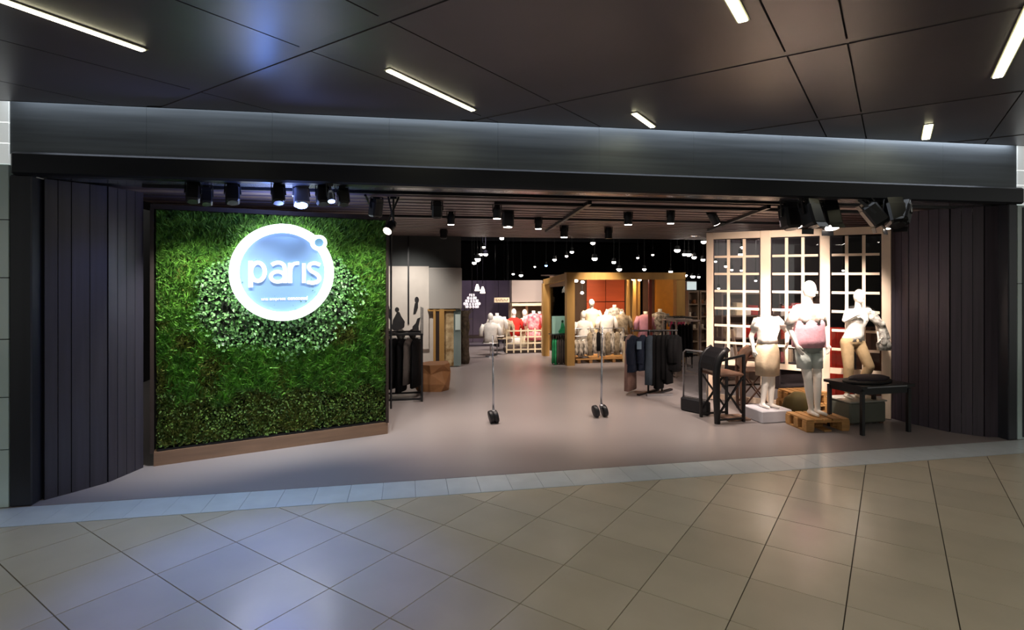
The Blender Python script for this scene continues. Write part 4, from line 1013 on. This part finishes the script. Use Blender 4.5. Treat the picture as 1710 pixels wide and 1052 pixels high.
for r_ in range(2):
    for c_ in range(2):
        x0, x1 = wx(979+32*c_, YR), wx(979+32*(c_+1), YR); z0, z1 = (1.93,1.30) if r_ == 0 else (1.28,.66)
        MB().box(((x0+x1)/2, YR, (z0+z1)/2), (x1-x0-.02, .04, z0-z1)).build('red_panel', orm, kk)
MB().box(((wx(1094,YR-.3)+wx(1127,YR-.3))/2, YR-.3, 1.2), (wx(1127,YR-.3)-wx(1094,YR-.3), .05, 1.45)).build('ochre_panel', orw, kk)
MB().box(((wx(1075,YR-.25)+wx(1094,YR-.25))/2, YR-.2, 1.2), (wx(1094,YR-.25)-wx(1075,YR-.25), .05, 1.45)).build('timber_panel', M['brown'], kk)
for a, b, Y_ in ((1046,1052,13.2),(1056,1061,13.0),(1064,1068,13.4)): MB().box(((wx(a,Y_)+wx(b,Y_))/2, Y_, .97), (wx(b,Y_)-wx(a,Y_), .08, 1.93)).build('inner_post', M['gold'], kk)
MB().box(((wx(1083,12.2)+wx(1088,12.2))/2, 12.2, .99), (.07,.07,1.97)).build('inner_post', mat('red_brown_post', (120,44,24), .5), kk)
MB().bar((xa+.15, YK+.13, 1.0), (lx+.06, ly-.12, .93), .012, 1.55).build('side_glass', M['farpane'], kk)
spot('kiosk_light', (xa+.9, 12.6, 1.95), (xa+1.0, 13.6, .6), 170, (1,.80,.60), 140, 1, .1)
spot('kiosk_light', (xa+2.1, 12.7, 1.95), (xa+2.1, 13.9, .8), 50, (1,.68,.35), 140, 1, .1)
spot('kiosk_front_fill', (4.1, 10.9, 2.8), (4.3, 12.3, .8), 300, (1,.82,.65), 60, 1, .05)  # spot added before the kiosk to brighten it, no fixture there
for px, py, Y_, lb in ((962,469,12.3,'left lamp under the gold kiosk roof'),(973,471,12.4,'second lamp under the gold kiosk roof'),(1057,466,12.3,'middle lamp under the gold kiosk roof'),(1068,467,12.4,'right lamp under the gold kiosk roof'),(972,489,13.6,'low lamp inside the kiosk beside the red panels')):
    p = atY(px, py, Y_); e = empty('kiosk_lamp', (p.x, Y_, 1.984), 0, lb, 'spotlight', 'lamps inside the gold kiosk')
    MB().tube([(0,0,0),(0,0,p.z-1.984+.03)], .012, 6).build('stem', M['black'], e); MB().ell((0,0,p.z-1.984), (.045,.045,.035), 10, 6).build('lens', M['lens'], e)
# wooden platform and contents
e = empty('platform', ((wx(958,12.3)+wx(1045,12.3))/2, 12.45, 0), 0, 'low pale wooden platform inside the gold kiosk opening', 'platform')
for k in range(5): MB().box((0, -.28+.14*k, .10), (wx(1045,12.3)-wx(958,12.3), .125, .03)).build('deck_board', M['wood'], e)
for k in range(5): MB().box((-.55+.28*k, 0, .042), (.07,.6,.084)).build('block', M['wood'], e)
bust(974,520,12.25,.50,'white','white','white sleeveless dress at the left of the gold kiosk opening', True, .9, 1.35, .13,'dressed torsos in the gold kiosk')
bust(988,500,12.9,.85,'cream','cream','tall cream outfit before the red kiosk panels', True, 1.0, 1.0, 0,'dressed torsos in the gold kiosk')
bust(1013,521,12.7,.75,'white','patt','white top over patterned skirt, middle of the kiosk', False, 1.0, 1.1, .12,'dressed torsos in the gold kiosk')
bust(1026,509,13.0,.80,'scarf','patt','pale outfit with dark scarf, right of kiosk middle', False, 1.0, 1.0, 0,'dressed torsos in the gold kiosk')
bust(1038,520,12.8,.80,'patt','patt','beige patterned dress at the right of the kiosk opening', False, 1.0, 1.1, .12,'dressed torsos in the gold kiosk')
bust(1078,520,12.9,.60,'lilac','lilac','pink top on a torso beside the red brown kiosk post', False, 1.1, 1.0, 0,'dressed torsos in the gold kiosk')
bust(1102,516,12.9,.60,'scarf','scarf','pale grey top on a torso before the ochre kiosk wall', False, 1.1, 1.1, 0,'dressed torsos in the gold kiosk')
xk = 12.16
for k, (px, cn, ln) in enumerate(((962,'zebra',.34),(969,'zebra',.36),(977,'zebra',.33),(985,'patt',.50),(992,'zebra',.45),(999,'blackc',.40),(1006,'zebra',.52),(1015,'patt',.50),(1022,'zebra',.42),(1030,'patt',.5),(1038,'zebra',.45))):
    hung((wx(px,xk), xk-.02, 0), R(20), .62 if k < 3 else .78, ln-.02 if k < 3 else ln, .17, .05, fb[cn], 'hanging_garment',
         {'zebra':'black and white patterned skirt','patt':'beige patterned skirt','blackc':'black skirt'}[cn]+', '+ORD[k]+' in the low row at kiosk front', 'garment', 'patterned skirts at the kiosk front', sleeves=False)
e = empty('clothes_rail', (wx(999,xk), xk, 0), 0, 'low pale clothes rail holding patterned skirts at the kiosk front', 'clothes rack')
wr_ = wx(1043,xk)-wx(958,xk)
MB().tube([(-wr_/2,0,.79),(wr_/2,0,.79)], .01, 6).build('rail', M['silver'], e)
MB().tube([(-wr_/2,0,.62),(-wr_/2+.35,0,.62)], .01, 6).build('rail', M['silver'], e)
for x_ in (-wr_/2, 0, wr_/2): MB().box((x_,0,.45), (.022,.022,.69)).build('leg', M['silver'], e)
p = atY(1048, 566, 12.0); e = empty('handbag', (p.x, 12.05, 0), 0, 'small dark handbag on a pale stand at the right of the kiosk front', 'bag')
zz = p.z; MB().box((0,0,zz-.0), (.13,.07,.13), bev=.02).build('pouch', M['blackm'], e); MB().tube([(-.04,0,zz+.06),(-.03,0,zz+.14),(.03,0,zz+.14),(.04,0,zz+.06)], .006, 6).build('handle', M['brown'], e)
MB().box((0,0,(zz-.07)/2), (.14,.16,zz-.07)).build('stand', cb, e)

# green display left of kiosk front post
YG = 12.18
spot('green_corner_fill', (2.9, 11.2, 2.7), (3.3, 12.2, .9), 70, (1,.95,.88), 40, 1, .05)  # added spot with no fixture, brightens the green poster corner
e = empty('green_poster', ((wx(922,YG)+wx(945,YG))/2, YG, 0), 0, 'pale green framed poster of a green dress above the green clothes', 'poster')
z0, z1 = wz(557,YG,933), wz(528,YG,933)
MB().box((0,0,(z0+z1)/2), (.33,.03,z1-z0)).build('board', mat('mint_board', (176,222,204), .6), e)
MB().plate([(.0,z0+.01),(.14,z0+.01),(.13,z0+.14),(.10,z0+.24),(.05,z0+.24),(.03,z0+.12),(-.02,z0+.05)], -.022, -.016).build('print_dress', fb['green'], e)
MB().plate([(.075+.028*math.cos(2*PI*k/12), z0+.275+.03*math.sin(2*PI*k/12)) for k in range(12)], -.022, -.016).build('print_head', mat('dk_green', (18,70,44), .6), e)
MB().box((-.15,.0,z0/2), (.02,.02,z0)).build('leg', M['black'], e); MB().box((.15,.0,z0/2), (.02,.02,z0)).build('leg', M['black'], e); MB().box((0,0,z0-.015), (.42,.3,.02)).build('shelf', M['black'], e)
for k, (px, cn) in enumerate(((924,'green'),(928,'green'),(932,'charcoal'),(936,'charcoal'),(940,'charcoal'),(944,'charcoal'))):
    hung((wx(px,YG-.02), YG-.05, 0), R(60), z0-.03, .52+.03*(k%2), .22, .03, fb[cn], 'hanging_garment', ('green patterned' if cn == 'green' else 'grey brown')+' garment, '+ORD[k]+' below the green poster', 'garment', 'garments below the green poster', sleeves=False)

# ================================================================== RIGHT RACKS AND SHELVES
rr_ = fl(1097, 659)
rc = empty('clothes_rack', (rr_.x, rr_.y+.05, 0), R(-6), 'round topped black clothes stand full of black and navy garments before the kiosk', 'clothes rack')
MB().tube([(-.42,0,1.07),(.38,0,1.07)], .014, 8).build('rail', M['black'], rc); MB().tube([(-.10,.08,1.05),(.14,.08,1.05)], .012, 8).build('rail', M['black'], rc)
for x_ in (-.10,.14): MB().tube([(x_,.08,.03),(x_,.08,1.07)], .016, 8).build('column', M['black'], rc)
for a in (0, 1): MB().bar((-.22+.24*a-.12,.08-.2+.0,.018), (-.22+.24*a+.36,.08+.2,.018), .05, .03).build('foot', M['black'], rc)
MB().box((.02,-.14,.02), (.44,.05,.035)).build('foot', M['silver'], rc)
gs = [(-.40,'navy',.56,.46,-.06,'navy blue jacket with pale tag, left end of the round topped stand'),(-.40,'mauve',.90,.50,.10,'long dusty mauve skirt at the left of the round topped stand'),(-.22,'navy',.55,.40,0,'second navy garment on the round topped stand'),
      (-.12,'slate',.78,.34,-.06,'long slate blue garment with pointed hem on the round topped stand'),(-.02,'blackc',.80,.36,0,''),(.06,'blackc',.86,.36,0,''),(.14,'blackc',.70,.36,0,''),(.22,'blackc',.78,.36,0,''),(.29,'blackc',.55,.36,0,''),(.36,'blackc',.58,.36,0,'')]
for x_, cn, ln, wd_, dy, lb in gs:
    w_ = rc.matrix_basis @ Vector((x_, dy, 0))
    hung(w_, R(-6+56), 1.07, ln, wd_, .066, fb[cn], 'hanging_garment', lb or 'black garment, '+ORD[gs.index((x_,cn,ln,wd_,dy,lb))]+' of all clothes on the round topped stand', 'garment', 'garments on the round topped stand', sleeves=(ln < .6))
w_ = rc.matrix_basis @ Vector((-.37,-.27,.86)); tag(MB().box((0,0,0), (.08,.006,.13)).build('price_card', mat('tag_blue', (120,146,168), .6), loc=w_), 'pale blue card hanging on the navy jacket of the round topped stand', 'tag')
# second rack right: pale frame with black clothes, magenta clothes
r2 = atY(1150, 618, 9.9)
rack('clothes_rack', (r2.x+.08, 10.35, 0), R(4), .52, 1.12, .5, mat('pale_rack_metal', (170,156,148), .4, .4), 'pale metal clothes rack with black clothes left of the lattice screen')
for k in range(6): hung((r2.x-.10+.075*k, 10.35, 0), R(75), 1.10, .62, .36, .032, fb['blackc'], 'hanging_garment', 'black garment, '+ORD[k]+' on the pale metal rack by the screen', 'garment', 'black garments on the pale metal rack', sleeves=False)
r3 = wx(1133, 11.2)
rack('clothes_rack', (r3+.05, 11.3, 0), 0, .42, 1.10, .4, M['black'], 'small black rack of magenta clothes behind the round topped stand')
for k in range(4): hung((r3-.10+.09*k, 11.3, 0), R(50), 1.085, .50, .30, .035, fb['magenta'], 'hanging_garment', 'magenta garment, '+ORD[k]+' on the small rack behind the round topped stand', 'garment', 'magenta garments', sleeves=False)
# tall shelves with shoes and boxes far right
def shelf_unit(name, xc, Y, w_, h_, d_, nsh, label, m_, group=None):
    e = empty(name, (xc, Y, 0), 0, label, 'shelf', group)
    for s_ in (-1,1): MB().box((s_*(w_/2-.015),0,h_/2), (.03,d_,h_)).build('side_panel', m_, e)
    MB().box((0,d_/2-.01,h_/2), (w_-.062,.02,h_)).build('back_panel', m_, e)
    for k in range(nsh): MB().box((0,-.012,.05+(h_-.08)*k/(nsh-1)), (w_-.064,d_-.03,.026)).build('shelf_board', m_, e)
    return e
shm = mat('shelf_taupe', (150,130,110), .6)
YS = 12.9
shoe_g = mat('shoe_pale', (225,210,190), .5); shoe_d = mat('shoe_dark', (60,44,40), .5); shoe_r = mat('shoe_tan', (170,110,70), .5)
def shoe(loc, rz, m_, label, group):
    m = MB(); m.loft([(0,0,0,.12,.042),(.018,0,0,.12,.042),(.045,-.01,0,.105,.038),(.075,-.05,0,.06,.034),(.10,-.065,0,.04,.03)], 14)
    o = m.build('shoe', m_, None, True, loc); o.rotation_euler = (0,0,rz); return tag(o, label, 'shoe', group)
for ui, (x0, x1) in enumerate(((1143,1162),(1163,1184))):
    xc = (wx(x0,YS)+wx(x1,YS))/2; ww = wx(x1,YS)-wx(x0,YS)-.02
    shelf_unit('shoe_shelf', xc, YS, ww, 1.62, .34, 6, ('left' if ui == 0 else 'right')+' tall taupe shoe shelf between kiosk and lattice screen', shm)
    for k in range(2, 6):
        zsh = .05+(1.62-.08)*(k-0)/5+.014
        if k == 5: zsh = .05+1.54+.014
        for q in range(2):
            if k == 5: continue
            shoe((xc-ww*.22+ww*.44*q, YS-.03, zsh), R(90), (shoe_g, shoe_d, shoe_r)[(k+q+ui)%3], ('pale','dark','tan')[(k+q+ui)%3]+' '+('left','right')[q]+' shoe, board '+('two','three','four','five')[k-2]+' from the floor, '+('left' if ui == 0 else 'right')+' taupe shelf', 'shoes on the taupe shelves')
p = atY(1153, 500, YS); e = empty('light_box', (wx(1153,YS), YS, 1.622), 0, 'glowing pale square light box on top of the left shoe shelf', 'light box')
MB().box((0,0,.12), (.28,.12,.235), bev=.01).build('case', M['silver'], e); MB().box((0,-.063,.12), (.25,.006,.20)).build('lit_panel', mat('lit_panel', (190,205,205), .5, emit=.7, ecol=(200,215,215)), e)

# --- goods behind the lattice screen
YQ = 9.3
back_d = mat('display_back', (70,62,64), .7, var=.1)
for ui, (x0, x1, m_, lb) in enumerate(((1196,1262,mat('mid_taupe',(120,104,94),.6),'low wide taupe shelf seen through the left screen panel'),(1290,1362,back_d,'low wide dark shelf seen through the middle screen panel'))):
    Yq = YQ if ui == 0 else 8.9
    xc = (wx(x0,Yq)+wx(x1,Yq))/2; ww = wx(x1,Yq)-wx(x0,Yq)
    hh = wz(487,Yq,(x0+x1)/2)
    shelf_unit('goods_shelf', xc, Yq, ww, hh, .36, 5, lb, m_)
    for k in range(1, 4):
        zsh = .05+(hh-.08)*k/4+.014
        for q in range(5):
            cn = ['white','beige','patt','red','charcoal','cream','coral','slate'][(k*5+q*3+ui)%8]; hq = .12+.05*((k+q)%3)
            o = MB().loft([(0,0,0,.085,.12),(hq*.5,0,0,.09,.125),(hq,0,0,.082,.115)], 8, .03, 4).build('folded_clothes', fb[cn], None, False, (xc-ww*.40+ww*.20*q, Yq-.03, zsh))
            cname = {'white':'white','beige':'beige','patt':'patterned','red':'red','charcoal':'dark grey','cream':'cream','coral':'coral','slate':'slate blue'}[cn]
            tag(o, f"{('leftmost','second','middle','fourth','rightmost')[q]} folded pile, {cname}, {('lower','middle','upper')[k-1]} board of {('taupe','dark')[ui]} shelf behind {('left','middle')[ui]} panel", 'folded clothes', 'folded clothes behind the lattice screen')
YX = 8.1; x0, x1 = wx(1386,YX), wx(1412,YX)
e = empty('red_cabinet', ((x0+x1)/2+.0, YX, 0), 0, 'flat red cabinet seen through the lower right screen panel', 'cabinet')
zr = wz(548,YX,1400); MB().box((0,0,zr/2), (x1-x0+.06,.3,zr)).build('body', mat('red_lacquer', (196,52,34), .45), e); MB().box((0,-.153,zr*.5), (x1-x0-.02,.006,zr-.10)).build('door', mat('red_lacquer2', (206,58,38), .45), e)
x0, x1 = wx(1442,YX), wx(1474,YX)
e = empty('brown_cabinet', ((x0+x1)/2, YX, 0), 0, 'dark brown cabinet seen through the lowest right screen panes', 'cabinet')
MB().box((0,0,zr/2), (x1-x0,.3,zr)).build('body', M['brown'], e); MB().box((0,-.153,zr*.5), (x1-x0-.06,.006,zr-.10)).build('door', M['brown'], e)
# white easel seen low through the left screen panel
YE = 9.0 ; xe = wx(1216,YE)-.05
e = empty('easel', (xe, YE-.15, 0), R(20), 'pale wooden A shaped easel seen low through the left screen panel', 'easel')
for s_ in (-1,1): MB().bar((s_*.30,0,.02),(s_*.04,0,1.05), .05,.03).build('leg', M['cream'], e)
MB().bar((-.16,0,.5),(.16,0,.5), .04,.03).build('cross_bar', M['cream'], e)
o = tag(MB().loft([(0,0,0,.20,.13),(.10,0,0,.24,.16),(.24,0,0,.20,.13),(.32,0,0,.08,.06)], 16, .05, 5).build('travel_bag', mat('olive_bag', (96,84,44), .7, var=.2), None, True, (PC.x-.10, PC.y-.02, .005)), 'olive green bag on the floor between white plinth and rear pallets', 'bag')
# display lights, then fills added without a fixture to brighten the shop
for tx, ty, tz, pw, cl in ((5.35,6.9,1.6,420,(1,.84,.74)),(4.9,7.0,1.5,260,(1,.82,.70)),(6.0,6.9,1.6,240,(1,.88,.78)),(5.4,7.2,2.2,200,(1,.84,.72)),(4.6,7.2,1.9,120,(1,.78,.64))):
    spot('display_spot', (tx-.35, 5.80, 2.62), (tx, ty, tz-.1), pw, cl, 62, .9, .06)
for x_, y_, pw in ((.6,7.9,90),(2.2,9.2,38),(1.6,11.5,62),(3.4,9.8,52),(4.8,8.6,40),(2.6,13.8,170),(.2,10.9,70)):
    spot('aisle_fill', (x_, y_, 2.7), (x_, y_+.2, 0), pw, (1,.84,.74), 95, 1, .08)  # added over the aisle with no fixture of their own
spot('print_fill', (.0, 10.9, 2.7), (.05, 12.3, 1.3), 130, (1,.93,.86), 80, 1, .1)  # added to brighten the print wall, no fixture built for it
spot('bay_fill', (3.3, 13.2, 3.1), (3.5, 14.8, .9), 420, (1,.86,.76), 70, 1, .1)  # added to lift the display bay, no lamp body here
spot('partition_fill', (1.9, 14.6, 3.2), (1.9, 16.5, 1.0), 110, (.85,.75,1), 80, 1, .1)  # added light on the partition, without a fixture
spot('behind_screen_fill', (6.6, 7.9, 2.7), (6.4, 9.0, .9), 120, (1,.85,.72), 110, 1, .1)  # added to brighten the goods behind the screen, no fixture
spot('shelf_fill', (6.2, 11.3, 3.0), (6.7, 12.9, 1.0), 170, (1,.88,.76), 70, 1, .1)  # added for the shoe shelves, without any lamp body

tag(MB().box((9.95,13.5,1.75), (3.9,.08,3.5)).build('wall_behind_screen', mat('plum_grey_wall', (104,94,100), .8, var=.08)), kind='structure')
spot('wall_fill', (8.6, 11.6, 3.0), (9.0, 13.4, 1.8), 120, (1,.88,.82), 120, 1, .1)  # added to brighten the wall behind the screen, no fixture
area('open_ceiling_fill', (4, 18, 2.9), (R(180), 0, 0), 9, 6, 14, (.9,.88,1))  # added upward area light, unseen from below, lifts the dark ceiling

spot('white_group_fill', (2.2, 11.8, 2.7), (2.25, 13.7, 1.0), 150, (1,.92,.86), 50, 1, .06)  # extra spot added for the far white clothes, no fixture

spot('bay_front_fill', (3.1, 12.6, 2.9), (3.45, 14.4, .8), 160, (1,.9,.82), 45, 1, .06)  # second spot added to brighten the bay, without a fixture
